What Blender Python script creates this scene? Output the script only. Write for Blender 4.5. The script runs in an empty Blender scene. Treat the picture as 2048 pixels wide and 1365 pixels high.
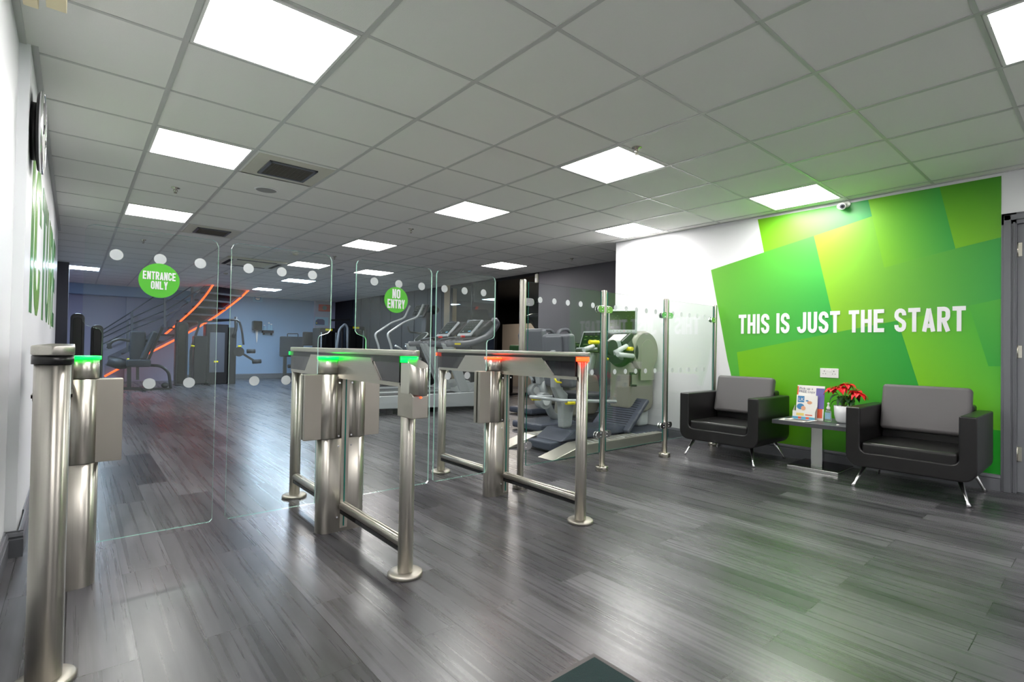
import bpy, bmesh, math, random
from mathutils import Vector, Matrix
random.seed(7)
SC = bpy.context.scene
COL = SC.collection
PI = math.pi

# ---------------------------------------------------------------- camera
F_PX, YAW, PITCH, ROLL = 1030.95, 0.703616, 0.0147834, 0.0168759
CAM = Vector((-0.3582, -2.7728, 1.0))
CEIL = 2.389
_f = Vector((math.sin(YAW)*math.cos(PITCH), math.cos(YAW)*math.cos(PITCH), math.sin(PITCH)))
_r0 = Vector((math.cos(YAW), -math.sin(YAW), 0)); _u0 = _r0.cross(_f)
_r = _r0*math.cos(ROLL) + _u0*math.sin(ROLL)
_u = _u0*math.cos(ROLL) - _r0*math.sin(ROLL)
cam = bpy.data.cameras.new('camera'); cam_o = bpy.data.objects.new('camera', cam); COL.objects.link(cam_o)
cam.sensor_width = 36.0; cam.lens = F_PX*36/2048; cam.clip_start = 0.02; cam.clip_end = 100
cam_o.matrix_world = Matrix(((_r.x, _u.x, -_f.x, CAM.x), (_r.y, _u.y, -_f.y, CAM.y), (_r.z, _u.z, -_f.z, CAM.z), (0, 0, 0, 1)))
SC.camera = cam_o
# ---------------------------------------------------------------- world, light level
w = bpy.data.worlds.new('world'); SC.world = w; w.use_nodes = True
w.node_tree.nodes['Background'].inputs[0].default_value = (0.6, 0.65, 0.7, 1)
w.node_tree.nodes['Background'].inputs[1].default_value = 0.15
SC.view_settings.view_transform = 'Standard'; SC.view_settings.look = 'None'
SC.view_settings.gamma = 1.0; SC.view_settings.exposure = 1.35
SC.view_settings.use_curve_mapping = False
PANEL_STRENGTH = 11.0
SC.cycles.max_bounces = 10; SC.cycles.transparent_max_bounces = 24
SC.cycles.sample_clamp_indirect = 6.0

def at(px, py, x=None, y=None, z=None):
    """the point of the room seen at a pixel of the 2048-wide photo, on the plane x=, y= or z="""
    d = _f + _r*((px-1024)/F_PX) - _u*((py-682.5)/F_PX)
    if x is not None: t = (x-CAM.x)/d.x
    elif y is not None: t = (y-CAM.y)/d.y
    else: t = (z-CAM.z)/d.z
    return CAM + d*t

# ---------------------------------------------------------------- materials
def lin(c):
    return tuple(((v/255)/12.92 if v/255 <= 0.04045 else ((v/255+0.055)/1.055)**2.4) for v in c) + (1,)
def mat(name, col, rough=0.5, metal=0.0, emis=None, es=0, spec=0.5, noise=0, nscale=20, alpha=None, trans=0, coat=0, bump=0, bscale=200, stretch=None):
    m = bpy.data.materials.new(name); m.use_nodes = True
    nt = m.node_tree; b = nt.nodes['Principled BSDF']
    c = lin(col) if max(col) > 1.01 else tuple(col)+(1,)
    b.inputs['Base Color'].default_value = c
    b.inputs['Roughness'].default_value = rough; b.inputs['Metallic'].default_value = metal
    b.inputs['Specular IOR Level'].default_value = spec
    b.inputs['Coat Weight'].default_value = coat; b.inputs['Coat Roughness'].default_value = 0.1
    b.inputs['Transmission Weight'].default_value = trans
    if emis: b.inputs['Emission Color'].default_value = lin(emis); b.inputs['Emission Strength'].default_value = es
    if noise or bump:
        tc = nt.nodes.new('ShaderNodeTexCoord'); mp = nt.nodes.new('ShaderNodeMapping')
        nt.links.new(tc.outputs['Object'], mp.inputs[0])
        if stretch: mp.inputs['Scale'].default_value = stretch
    if noise:
        n = nt.nodes.new('ShaderNodeTexNoise'); n.inputs['Scale'].default_value = nscale; n.inputs['Detail'].default_value = 4
        nt.links.new(mp.outputs[0], n.inputs['Vector'])
        mx = nt.nodes.new('ShaderNodeMix'); mx.data_type = 'RGBA'
        mx.inputs[6].default_value = tuple(v*(1-noise) for v in c[:3])+(1,)
        mx.inputs[7].default_value = tuple(min(1, v*(1+noise)) for v in c[:3])+(1,)
        nt.links.new(n.outputs['Fac'], mx.inputs[0]); nt.links.new(mx.outputs[2], b.inputs['Base Color'])
        mr = nt.nodes.new('ShaderNodeMapRange'); mr.inputs[3].default_value = rough*0.8; mr.inputs[4].default_value = min(1, rough*1.25)
        nt.links.new(n.outputs['Fac'], mr.inputs[0]); nt.links.new(mr.outputs[0], b.inputs['Roughness'])
    if bump:
        n2 = nt.nodes.new('ShaderNodeTexNoise'); n2.inputs['Scale'].default_value = bscale; n2.inputs['Detail'].default_value = 3
        nt.links.new(mp.outputs[0], n2.inputs['Vector'])
        bp = nt.nodes.new('ShaderNodeBump'); bp.inputs['Strength'].default_value = bump; bp.inputs['Distance'].default_value = 0.002
        nt.links.new(n2.outputs['Fac'], bp.inputs['Height']); nt.links.new(bp.outputs[0], b.inputs['Normal'])
    return m
M = {}
M['steel'] = mat('brushed_stainless', (0.55, 0.525, 0.475), 0.33, 1.0, noise=0.10, nscale=1.0, stretch=(260, 260, 3.0))
def brushed(m, t):
    nt = m.node_tree; c = nt.nodes.new('ShaderNodeCombineXYZ')
    for i in range(3): c.inputs[i].default_value = t[i]
    b = nt.nodes['Principled BSDF']; b.inputs['Anisotropic'].default_value = 0.9; nt.links.new(c.outputs[0], b.inputs['Tangent'])
brushed(M['steel'], (0, 0, 1))
M['steel_plate'] = mat('satin_stainless_sheet', (0.47, 0.44, 0.39), 0.42, 1.0, noise=0.05, nscale=3)
M['steel_h'] = mat('brushed_stainless_long', (0.52, 0.50, 0.45), 0.30, 1.0, noise=0.1, nscale=1.0, stretch=(260, 3.0, 260))
brushed(M['steel_h'], (0, 1, 0))
M['chrome'] = mat('chrome', (0.86, 0.86, 0.87), 0.18, 1.0)
M['nickel'] = mat('nickel', (0.6, 0.58, 0.5), 0.22, 1.0)
M['smoke'] = mat('smoked_acrylic', (38, 38, 42), 0.08, 0, spec=0.6)
M['black_band'] = mat('black_band', (16, 16, 17), 0.3)
M['leather'] = mat('black_leatherette', (21, 20, 21), 0.33, spec=0.55, bump=0.25, bscale=350)
M['grey_leather'] = mat('grey_leatherette', (96, 94, 95), 0.5, bump=0.25, bscale=350)
M['wall'] = mat('white_wall_paint', (232, 233, 236), 0.55, noise=0.015, nscale=1.2)
M['wall_gloss'] = mat('white_satin_wall', (232, 234, 238), 0.42, noise=0.01, nscale=1.0)
M['wall_grey'] = mat('dark_grey_wall_paint', (88, 86, 92), 0.6, noise=0.03, nscale=2)
M['wall_blue'] = mat('pale_blue_wall_paint', (150, 176, 204), 0.6, noise=0.02, nscale=2)
M['wall_lav'] = mat('lavender_wall_paint', (168, 168, 190), 0.6, noise=0.02, nscale=2)
M['wall_char'] = mat('charcoal_panel', (42, 46, 54), 0.45, noise=0.2, nscale=3, stretch=(1, 1, .3))
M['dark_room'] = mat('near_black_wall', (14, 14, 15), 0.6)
M['beige'] = mat('beige_wall', (150, 140, 128), 0.7)
M['cream_wood'] = mat('cream_post', (176, 158, 130), 0.6, noise=0.08, nscale=4, stretch=(1, 1, .2))
M['skirt'] = mat('grey_gloss_paint', (108, 110, 116), 0.35)
M['door'] = mat('grey_door_paint', (128, 130, 136), 0.45)
M['tile'] = mat('mineral_ceiling_tile', (232, 232, 228), 0.85, noise=0.02, nscale=150, bump=0.4, bscale=260)
M['tee'] = mat('ceiling_grid_metal', (192, 193, 190), 0.38, 0.0, spec=0.7)
M['panel'] = mat('led_diffuser', (255, 255, 255), 0.5, emis=(255, 251, 248), es=PANEL_STRENGTH)
M['panel_cool'] = mat('led_diffuser_cool', (255, 255, 255), 0.5, emis=(205, 230, 255), es=PANEL_STRENGTH*3.2)
M['white'] = mat('white_plastic', (232, 232, 230), 0.35)
M['offwhite'] = mat('offwhite_plastic', (205, 203, 190), 0.5)
M['letter_white'] = mat('white_vinyl', (238, 239, 242), 0.4)
M['black'] = mat('black_plastic', (20, 20, 22), 0.4)
M['black_gloss'] = mat('black_gloss', (12, 12, 14), 0.12)
M['mach_dark'] = mat('machine_charcoal', (29, 28, 30), 0.42, spec=0.5)
M['mach_pad'] = mat('machine_upholstery', (36, 39, 46), 0.55, bump=0.2)
M['mach_grey'] = mat('machine_mid_grey', (88, 91, 98), 0.42)
M['mach_navy'] = mat('machine_slate_blue', (64, 70, 84), 0.45)
M['mach_light'] = mat('machine_light_grey', (150, 156, 158), 0.35)
M['mach_silver'] = mat('machine_silver', (178, 184, 188), 0.3, 0.3)
M['mach_olive'] = mat('machine_warm_grey', (136, 136, 124), 0.4)
M['mach_white'] = mat('machine_off_white', (200, 206, 208), 0.35)
M['belt'] = mat('running_belt', (26, 26, 28), 0.7, bump=0.3)
M['yellow'] = mat('yellow_plastic', (236, 222, 30), 0.4)
M['red'] = mat('red_plastic', (205, 50, 40), 0.4)
M['screen'] = mat('dark_screen', (16, 24, 22), 0.12)
M['screen_txt'] = mat('lit_display_marks', (80, 110, 50), 0.4, emis=(170, 200, 80), es=0.06)
M['grip'] = mat('rubber_grip', (28, 28, 30), 0.7)
M['led_g'] = mat('green_led', (0, 220, 80), 0.3, emis=(0, 255, 50), es=2.2)
M['led_g_small'] = mat('green_led_dim', (0, 220, 80), 0.3, emis=(0, 255, 80), es=1)
M['led_r'] = mat('red_led', (255, 60, 20), 0.3, emis=(255, 52, 18), es=3.0)
M['led_or'] = mat('orange_led_strip', (255, 90, 40), 0.3, emis=(255, 72, 24), es=1.5)
M['ramp'] = mat('ramp_aluminium', (0.62, 0.60, 0.53), 0.38, 0.9)
M['stair'] = mat('stair_dark_paint', (44, 38, 44), 0.7)
M['stair_face'] = mat('stair_stringer_paint', (96, 98, 114), 0.5)
M['rail'] = mat('rail_grey_metal', (92, 100, 112), 0.35, 0.6)
M['sticker'] = mat('green_vinyl', (86, 192, 50), 0.45)
M['frost'] = mat('frosted_vinyl', (214, 220, 222), 0.7)
M['pot'] = mat('white_glazed_pot', (228, 230, 232), 0.2)
M['soil'] = mat('soil', (48, 34, 24), 0.9)
M['poin_red'] = mat('poinsettia_bract', (214, 12, 26), 0.5, noise=0.2, nscale=30)
M['poin_green'] = mat('poinsettia_leaf', (40, 84, 36), 0.5, noise=0.2, nscale=30)
M['stem'] = mat('green_stem', (110, 140, 50), 0.6)
M['table'] = mat('dark_table_laminate', (74, 76, 80), 0.4, noise=0.12, nscale=1, stretch=(6, 90, 6))
M['cloth_mat'] = mat('green_black_mat_pile', (16, 42, 42), 0.95, noise=0.6, nscale=300, bump=1.0, bscale=400)
M['rubber'] = mat('grey_rubber_edge', (88, 84, 84), 0.7)
M['speaker'] = mat('perforated_speaker_grille', (150, 150, 148), 0.6, noise=0.15, nscale=300)
M['blade'] = mat('vent_blade', (92, 88, 78), 0.5)
M['vent_dark'] = mat('vent_hollow', (30, 28, 26), 0.8)
M['cream'] = mat('cream_card', (226, 214, 180), 0.7)
M['clear'] = mat('clear_plastic', (235, 240, 242), 0.08, trans=0.85)
M['gel'] = mat('blue_gel_label', (150, 190, 215), 0.3)
M['paper'] = mat('white_paper', (235, 233, 228), 0.6)
M['navy_ink'] = mat('navy_ink', (42, 44, 100), 0.6)
M['blue_ink'] = mat('blue_ink', (60, 130, 180), 0.6)
M['orange_ink'] = mat('orange_ink', (228, 96, 60), 0.6)
M['purple_ink'] = mat('purple_ink', (110, 104, 170), 0.6)
M['teal_ink'] = mat('teal_ink', (90, 160, 190), 0.6)
M['skin_ink'] = mat('tan_ink', (222, 166, 130), 0.6)
M['yellow_ink'] = mat('pale_yellow_ink', (238, 212, 120), 0.6)
M['card_grey'] = mat('grey_card', (186, 186, 178), 0.5)

def glass_mats():
    """architectural glass: clear faces that reflect by Fresnel, tinted polished edges"""
    m = bpy.data.materials.new('clear_glass_sheet'); m.use_nodes = True; nt = m.node_tree
    for n in list(nt.nodes): nt.nodes.remove(n)
    o = nt.nodes.new('ShaderNodeOutputMaterial'); tr = nt.nodes.new('ShaderNodeBsdfTransparent')
    tr.inputs[0].default_value = (0.965, 0.985, 0.975, 1)
    gl = nt.nodes.new('ShaderNodeBsdfGlossy'); gl.inputs['Roughness'].default_value = 0.0
    gl.inputs[0].default_value = (0.9, 1, 0.95, 1)
    fr = nt.nodes.new('ShaderNodeFresnel')          # same reflectance from either side of a face
    ge = nt.nodes.new('ShaderNodeNewGeometry'); mr = nt.nodes.new('ShaderNodeMapRange')
    mr.inputs[3].default_value = 1.45; mr.inputs[4].default_value = 1/1.45
    nt.links.new(ge.outputs['Backfacing'], mr.inputs[0]); nt.links.new(mr.outputs[0], fr.inputs[0])
    mx = nt.nodes.new('ShaderNodeMixShader')
    nt.links.new(fr.outputs[0], mx.inputs[0]); nt.links.new(tr.outputs[0], mx.inputs[1]); nt.links.new(gl.outputs[0], mx.inputs[2])
    nt.links.new(mx.outputs[0], o.inputs[0]); M['glass'] = m
    m = bpy.data.materials.new('green_glass_edge'); m.use_nodes = True; b = m.node_tree.nodes['Principled BSDF']
    b.inputs['Base Color'].default_value = lin((176, 228, 214)); b.inputs['Roughness'].default_value = 0.12
    b.inputs['Transmission Weight'].default_value = 0.35; b.inputs['Specular IOR Level'].default_value = 0.8
    M['glass_edge'] = m
    m = bpy.data.materials.new('teal_glass_edge'); m.use_nodes = True; b = m.node_tree.nodes['Principled BSDF']
    b.inputs['Base Color'].default_value = lin((20, 110, 98)); b.inputs['Roughness'].default_value = 0.12
    M['glass_edge_dark'] = m
glass_mats()

def frost_mat():
    m = M['frost']; nt = m.node_tree; b = nt.nodes['Principled BSDF']; o = nt.nodes['Material Output']
    tr = nt.nodes.new('ShaderNodeBsdfTransparent'); mx = nt.nodes.new('ShaderNodeMixShader'); mx.inputs[0].default_value = 0.72
    nt.links.new(tr.outputs[0], mx.inputs[1]); nt.links.new(b.outputs[0], mx.inputs[2]); nt.links.new(mx.outputs[0], o.inputs[0])
frost_mat()
def floor_mat():
    m = bpy.data.materials.new('grey_wood_plank_vinyl'); m.use_nodes = True; nt = m.node_tree; L = nt.links; N = nt.nodes.new
    b = nt.nodes['Principled BSDF']
    tc = N('ShaderNodeTexCoord'); mp = N('ShaderNodeMapping'); mp.inputs['Rotation'].default_value = (0, 0, PI/2)
    L.new(tc.outputs['Object'], mp.inputs[0])
    br = N('ShaderNodeTexBrick'); br.offset = 0.37; br.inputs['Scale'].default_value = 1.0
    br.inputs['Brick Width'].default_value = 1.22; br.inputs['Row Height'].default_value = 0.18
    br.inputs['Mortar Size'].default_value = 0.0016; br.inputs['Mortar Smooth'].default_value = 0.3; br.inputs['Bias'].default_value = 0
    br.inputs['Color1'].default_value = (0, 0, 0, 1); br.inputs['Color2'].default_value = (1, 1, 1, 1); br.inputs['Mortar'].default_value = (0.5, 0.5, 0.5, 1)
    L.new(mp.outputs[0], br.inputs['Vector'])
    # per-plank tone
    r1 = N('ShaderNodeValToRGB'); r1.color_ramp.elements[0].color = lin((54, 53, 57)); r1.color_ramp.elements[1].color = lin((92, 91, 95))
    L.new(br.outputs['Color'], r1.inputs[0])
    # long grain, offset plank by plank
    cx = N('ShaderNodeSeparateXYZ'); L.new(mp.outputs[0], cx.inputs[0])
    md = N('ShaderNodeMath'); md.operation = 'MULTIPLY'; md.inputs[1].default_value = 37.0
    sp = N('ShaderNodeSeparateColor'); L.new(br.outputs['Color'], sp.inputs[0]); L.new(sp.outputs[0], md.inputs[0])
    cb = N('ShaderNodeCombineXYZ'); L.new(cx.outputs[0], cb.inputs[0]); L.new(cx.outputs[1], cb.inputs[1]); L.new(md.outputs[0], cb.inputs[2])
    mg = N('ShaderNodeMapping'); mg.inputs['Scale'].default_value = (0.42, 34, 1); L.new(cb.outputs[0], mg.inputs[0])
    n1 = N('ShaderNodeTexNoise'); n1.inputs['Scale'].default_value = 1.6; n1.inputs['Detail'].default_value = 5; n1.inputs['Roughness'].default_value = 0.55; n1.inputs['Distortion'].default_value = 0.12
    L.new(mg.outputs[0], n1.inputs['Vector'])
    mg2 = N('ShaderNodeMapping'); mg2.inputs['Scale'].default_value = (0.9, 4.5, 1); L.new(cb.outputs[0], mg2.inputs[0])
    n2 = N('ShaderNodeTexNoise'); n2.inputs['Scale'].default_value = 1.8; n2.inputs['Detail'].default_value = 5; n2.inputs['Distortion'].default_value = 0.8
    L.new(mg2.outputs[0], n2.inputs['Vector'])
    g1 = N('ShaderNodeMapRange'); g1.inputs[1].default_value = 0.3; g1.inputs[2].default_value = 0.7; g1.inputs[3].default_value = 0.72; g1.inputs[4].default_value = 1.28
    L.new(n1.outputs['Fac'], g1.inputs[0])
    g2 = N('ShaderNodeMapRange'); g2.inputs[1].default_value = 0.3; g2.inputs[2].default_value = 0.7; g2.inputs[3].default_value = 0.60; g2.inputs[4].default_value = 1.36
    L.new(n2.outputs['Fac'], g2.inputs[0])
    mm = N('ShaderNodeMath'); mm.operation = 'MULTIPLY'; L.new(g1.outputs[0], mm.inputs[0]); L.new(g2.outputs[0], mm.inputs[1])
    vm = N('ShaderNodeVectorMath'); vm.operation = 'SCALE'; L.new(r1.outputs[0], vm.inputs[0]); L.new(mm.outputs[0], vm.inputs['Scale'])
    mo = N('ShaderNodeMix'); mo.data_type = 'RGBA'; mo.inputs[7].default_value = lin((30, 29, 31))
    L.new(br.outputs['Fac'], mo.inputs[0]); L.new(vm.outputs[0], mo.inputs[6]); L.new(mo.outputs[2], b.inputs['Base Color'])
    rr = N('ShaderNodeMapRange'); rr.inputs[1].default_value = 0.25; rr.inputs[2].default_value = 0.75; rr.inputs[3].default_value = 0.24; rr.inputs[4].default_value = 0.33
    L.new(n1.outputs['Fac'], rr.inputs[0]); L.new(rr.outputs[0], b.inputs['Roughness'])
    bp = N('ShaderNodeBump'); bp.inputs['Strength'].default_value = 0.16; bp.inputs['Distance'].default_value = 0.001
    ad = N('ShaderNodeMath'); ad.operation = 'SUBTRACT'; L.new(n1.outputs['Fac'], ad.inputs[0]); L.new(br.outputs['Fac'], ad.inputs[1])
    L.new(ad.outputs[0], bp.inputs['Height']); L.new(bp.outputs[0], b.inputs['Normal'])
    b.inputs['Specular IOR Level'].default_value = 0.8
    return m
M['floor'] = floor_mat()

def attr_mat(name, rough, spec=0.5):
    m = bpy.data.materials.new(name); m.use_nodes = True; nt = m.node_tree
    a = nt.nodes.new('ShaderNodeVertexColor'); a.layer_name = 'print'
    b = nt.nodes['Principled BSDF']; b.inputs['Roughness'].default_value = rough; b.inputs['Specular IOR Level'].default_value = spec
    nt.links.new(a.outputs[0], b.inputs['Base Color']); return m
M['mural'] = attr_mat('printed_mural_wallpaper', 0.42)
M['print'] = attr_mat('printed_vinyl_lettering', 0.25, 0.7)

# ---------------------------------------------------------------- mesh helpers
class MB:
    def __init__(s): s.v = []; s.f = []; s.m = []; s.sm = []; s.cols = {}
    def _add(s, vs, fs, m, smooth=False):
        o = len(s.v); s.v += [Vector(v) for v in vs]
        for f in fs: s.f.append([o+i for i in f]); s.m.append(m); s.sm.append(smooth)
        return o
    def box(s, x0, x1, y0, y1, z0, z1, m=0, R=None):
        vs = [Vector((x, y, z)) for z in (z0, z1) for x, y in ((x0, y0), (x1, y0), (x1, y1), (x0, y1))]
        if R is not None: vs = [R @ v for v in vs]
        s._add(vs, [(0, 3, 2, 1), (4, 5, 6, 7), (0, 1, 5, 4), (1, 2, 6, 5), (2, 3, 7, 6), (3, 0, 4, 7)], m); return s
    def bar(s, a, b, w, h, m=0, up=(0, 0, 1)):
        """box-section bar from a to b"""
        a = Vector(a); b = Vector(b); d = (b-a).normalized(); u = Vector(up)
        if abs(d.dot(u)) > .98: u = Vector((1, 0, 0))
        x = d.cross(u).normalized(); u = x.cross(d)
        vs = [p + x*sx*w/2 + u*su*h/2 for p in (a, b) for sx, su in ((-1, -1), (1, -1), (1, 1), (-1, 1))]
        s._add(vs, [(0, 3, 2, 1), (4, 5, 6, 7), (0, 1, 5, 4), (1, 2, 6, 5), (2, 3, 7, 6), (3, 0, 4, 7)], m); return s
    def ring_loft(s, rings, m=0, smooth=True, cap=True, closed=False):
        n = len(rings[0]); o = len(s.v)
        for r in rings: s.v += [Vector(p) for p in r]
        k = len(rings)
        for i in range(k-1 if not closed else k):
            a = o+i*n; b = o+((i+1) % k)*n
            for j in range(n):
                s.f.append([a+j, a+(j+1) % n, b+(j+1) % n, b+j]); s.m.append(m); s.sm.append(smooth)
        if cap and not closed:
            s.f.append([o+j for j in range(n)][::-1]); s.m.append(m); s.sm.append(False)
            s.f.append([o+(k-1)*n+j for j in range(n)]); s.m.append(m); s.sm.append(False)
        return s
    def tube(s, pts, r, seg=12, m=0, cap=True):
        pts = [Vector(p) for p in pts]; rs = r if isinstance(r, (list, tuple)) else [r]*len(pts)
        rings = []; up = None
        for i, p in enumerate(pts):
            if i == 0: d = pts[1]-p
            elif i == len(pts)-1: d = p-pts[i-1]
            else: d = (pts[i+1]-p).normalized() + (p-pts[i-1]).normalized()
            d.normalize()
            if up is None: up = Vector((0, 0, 1)) if abs(d.z) < .9 else Vector((1, 0, 0))
            x = d.cross(up).normalized(); up = x.cross(d).normalized()
            rings.append([p + (x*math.cos(2*PI*k/seg) + up*math.sin(2*PI*k/seg))*rs[i] for k in range(seg)])
        return s.ring_loft(rings, m, True, cap)
    def cyl(s, x, y, z0, z1, r, m=0, seg=24, r2=None):
        r2 = r if r2 is None else r2
        return s.ring_loft([[(x+rr*math.cos(2*PI*k/seg), y+rr*math.sin(2*PI*k/seg), z) for k in range(seg)] for z, rr in ((z0, r), (z1, r2))], m)
    def cyl2(s, a, b, r, m=0, seg=16, r2=None): return s.tube([a, b], [r, r if r2 is None else r2], seg, m)
    def lathe(s, prof, x, y, m=0, seg=28):
        """profile of (radius, z) turned about a vertical axis"""
        return s.ring_loft([[(x+r*math.cos(2*PI*k/seg), y+r*math.sin(2*PI*k/seg), z) for k in range(seg)] for r, z in prof], m)
    def prism(s, out, o, u, v, n, d, m=0, smooth=False):
        """2-D outline placed at o with axes u, v and pushed d along n"""
        o = Vector(o); u = Vector(u); v = Vector(v); n = Vector(n)
        a = [o+u*p[0]+v*p[1] for p in out]; b = [p+n*d for p in a]; k = len(out)
        q = s._add(a+b, [], m)
        s.f.append(list(range(q, q+k))[::-1]); s.m.append(m); s.sm.append(False)
        s.f.append(list(range(q+k, q+2*k))); s.m.append(m); s.sm.append(False)
        for i in range(k):
            j = (i+1) % k; s.f.append([q+i, q+j, q+k+j, q+k+i]); s.m.append(m); s.sm.append(smooth)
        return s
    def stadium(s, cx, cy, hl, r, z0, z1, m=0, seg=12, axis='x'):
        pr = []
        for k in range(seg+1):
            a = -PI/2+PI*k/seg; pr.append((hl-r+r*math.cos(a), r*math.sin(a)))
        for k in range(seg+1):
            a = PI/2+PI*k/seg; pr.append((-hl+r+r*math.cos(a), r*math.sin(a)))
        if axis == 'y': pr = [(-b, a) for a, b in pr]
        return s.ring_loft([[(cx+a, cy+b, z) for a, b in pr] for z in (z0, z1)], m)
    def ell(s, c, rx, ry, rz, m=0, nu=16, nv=10):
        rings = []
        for i in range(nv+1):
            t = -PI/2 + PI*i/nv; rr = max(.001, math.cos(t))
            rings.append([(c[0]+rx*rr*math.cos(2*PI*k/nu), c[1]+ry*rr*math.sin(2*PI*k/nu), c[2]+rz*math.sin(t)) for k in range(nu)])
        return s.ring_loft(rings, m)
    def build(s, name, mats, parent=None, bevel=0, seg=2, colors=None, smooth=None, local=False):
        me = bpy.data.meshes.new(name)
        vs = s.v
        if parent is not None and not local:
            inv = ROOTS[parent.name].inverted(); vs = [inv @ v for v in vs]
        me.from_pydata([tuple(v) for v in vs], [], s.f); me.update()
        if not isinstance(mats, (list, tuple)): mats = [mats]
        for k in mats: me.materials.append(M[k] if isinstance(k, str) else k)
        for p, mi, sm in zip(me.polygons, s.m, s.sm): p.material_index = mi; p.use_smooth = sm if smooth is None else smooth
        bm = bmesh.new(); bm.from_mesh(me); bmesh.ops.recalc_face_normals(bm, faces=bm.faces); bm.to_mesh(me); bm.free()
        if colors:
            ca = me.color_attributes.new('print', 'FLOAT_COLOR', 'POINT')
            for i, c in enumerate(colors): ca.data[i].color = c
        o = bpy.data.objects.new(name, me); COL.objects.link(o)
        if parent is not None:
            o.parent = parent; ROOTS[o.name] = ROOTS[parent.name]
        else: ROOTS[o.name] = Matrix.Identity(4)
        if bevel:
            b = o.modifiers.new('bevel', 'BEVEL'); b.width = bevel; b.segments = seg; b.limit_method = 'ANGLE'; b.angle_limit = math.radians(35)
            if smooth: 
                wn = o.modifiers.new('wn', 'WEIGHTED_NORMAL'); wn.keep_sharp = False
        return o
ROOTS = {}
def thing(name, label, cat, loc=(0, 0, 0), rz=0, group=None):
    o = bpy.data.objects.new(name, None); COL.objects.link(o); o.empty_display_size = 0.1
    o.location = loc; o.rotation_euler = (0, 0, rz); o['label'] = label; o['category'] = cat
    if group: o['group'] = group
    ROOTS[o.name] = Matrix.Translation(Vector(loc)) @ Matrix.Rotation(rz, 4, 'Z'); return o
def tag(o, label, cat, group=None):
    o['label'] = label; o['category'] = cat
    if group: o['group'] = group
    return o
def struct(o): o['kind'] = 'structure'; return o
def dup(root, loc, rz=0, label=None, group=None):
    r = root.copy(); COL.objects.link(r); r.location = loc; r.rotation_euler = (0, 0, rz)
    if label: r['label'] = label
    if group: r['group'] = group
    for ch in list(root.children):
        c = ch.copy(); COL.objects.link(c); c.parent = r
        for g in list(ch.children):
            d = g.copy(); COL.objects.link(d); d.parent = c
    return r
def rrect(w, h, r, n=5, x0=0, y0=0):
    out = []
    for cx, cy, a0 in ((w-r, h-r, 0), (r, h-r, 90), (r, r, 180), (w-r, r, 270)):
        for k in range(n+1):
            a = math.radians(a0+90*k/n); out.append((x0+cx+r*math.cos(a), y0+cy+r*math.sin(a)))
    return out
def smooth_path(pts, r=0.05, n=5):
    """round the corners of a polyline"""
    P = [Vector(p) for p in pts]; out = [P[0]]
    for i in range(1, len(P)-1):
        a, b, c = P[i-1], P[i], P[i+1]
        ra = min(r, (a-b).length*.45, (c-b).length*.45)
        p0 = b+(a-b).normalized()*ra; p1 = b+(c-b).normalized()*ra
        for k in range(n+1):
            t = k/n; out.append(p0*(1-t)**2 + b*2*t*(1-t) + p1*t*t)
    out.append(P[-1]); return out

# ---- condensed poster lettering drawn as thick strokes
def glyph(ch, w, t):
    h = t/2; R = w/2-h; c = w/2
    def arc(cx, cy, rx, ry, a0, a1, n=7): return [(cx+rx*math.cos(math.radians(a0+(a1-a0)*k/n)), cy+ry*math.sin(math.radians(a0+(a1-a0)*k/n))) for k in range(n+1)]
    ry = R*1.0
    G = {
     'I': [[(h, 0), (h, 1)]],
     'T': [[(0, 1-h), (w, 1-h)], [(c, 0), (c, 1-h)]],
     'H': [[(h, 0), (h, 1)], [(w-h, 0), (w-h, 1)], [(h, .5), (w-h, .5)]],
     'E': [[(h, 0), (h, 1)], [(h, 1-h), (w*.95, 1-h)], [(h, .5), (w*.88, .5)], [(h, h), (w*.95, h)]],
     'L': [[(h, 0), (h, 1)], [(h, h), (w*.95, h)]],
     'N': [[(h, 0), (h, 1)], [(w-h, 0), (w-h, 1)], [(h, .98), (w-h, .02)]],
     'A': [[(h*.8, 0), (c, 1-h*.6)], [(w-h*.8, 0), (c, 1-h*.6)], [(w*.2, .24), (w*.8, .24)]],
     'V': [[(h*.8, 1), (c, h*.6)], [(w-h*.8, 1), (c, h*.6)]],
     'Y': [[(h*.8, 1), (c, .42)], [(w-h*.8, 1), (c, .42)], [(c, 0), (c, .5)]],
     'U': [[(h, 1)] + arc(c, h+ry, R, ry, 180, 360) + [(w-h, 1)]],
     'J': [[(h*.9, .30)] + arc(c, h+ry, R, ry, 180, 360) + [(w-h, 1)]],
     'O': [[(h, .5)] + arc(c, 1-h-ry, R, ry, 180, 0) + arc(c, h+ry, R, ry, 0, -180) + [(h, .5)]],
     'C': [[(w-h, .66)] + arc(c, 1-h-ry, R, ry, 0, 180) + arc(c, h+ry, R, ry, 180, 360) + [(w-h, .34)]],
     'S': [[(w-h, .70)] + arc(c, 1-h-ry, R, ry, 0, 180) + [(h, .66), (h*1.5, .58), (w-h*1.5, .42), (w-h, .34)] + arc(c, h+ry, R, ry, 0, -180) + [(h, .30)]],
     'R': [[(h, 0), (h, 1)], [(h, 1-h)] + arc(c, 1-h-R*.9, R, R*.9, 90, 0) + arc(c, .47+R*.9, R, R*.9, 0, -90) + [(h, .47)], [(c, .47), (w-h*.9, 0)]],
    }
    return G.get(ch, [])
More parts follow.
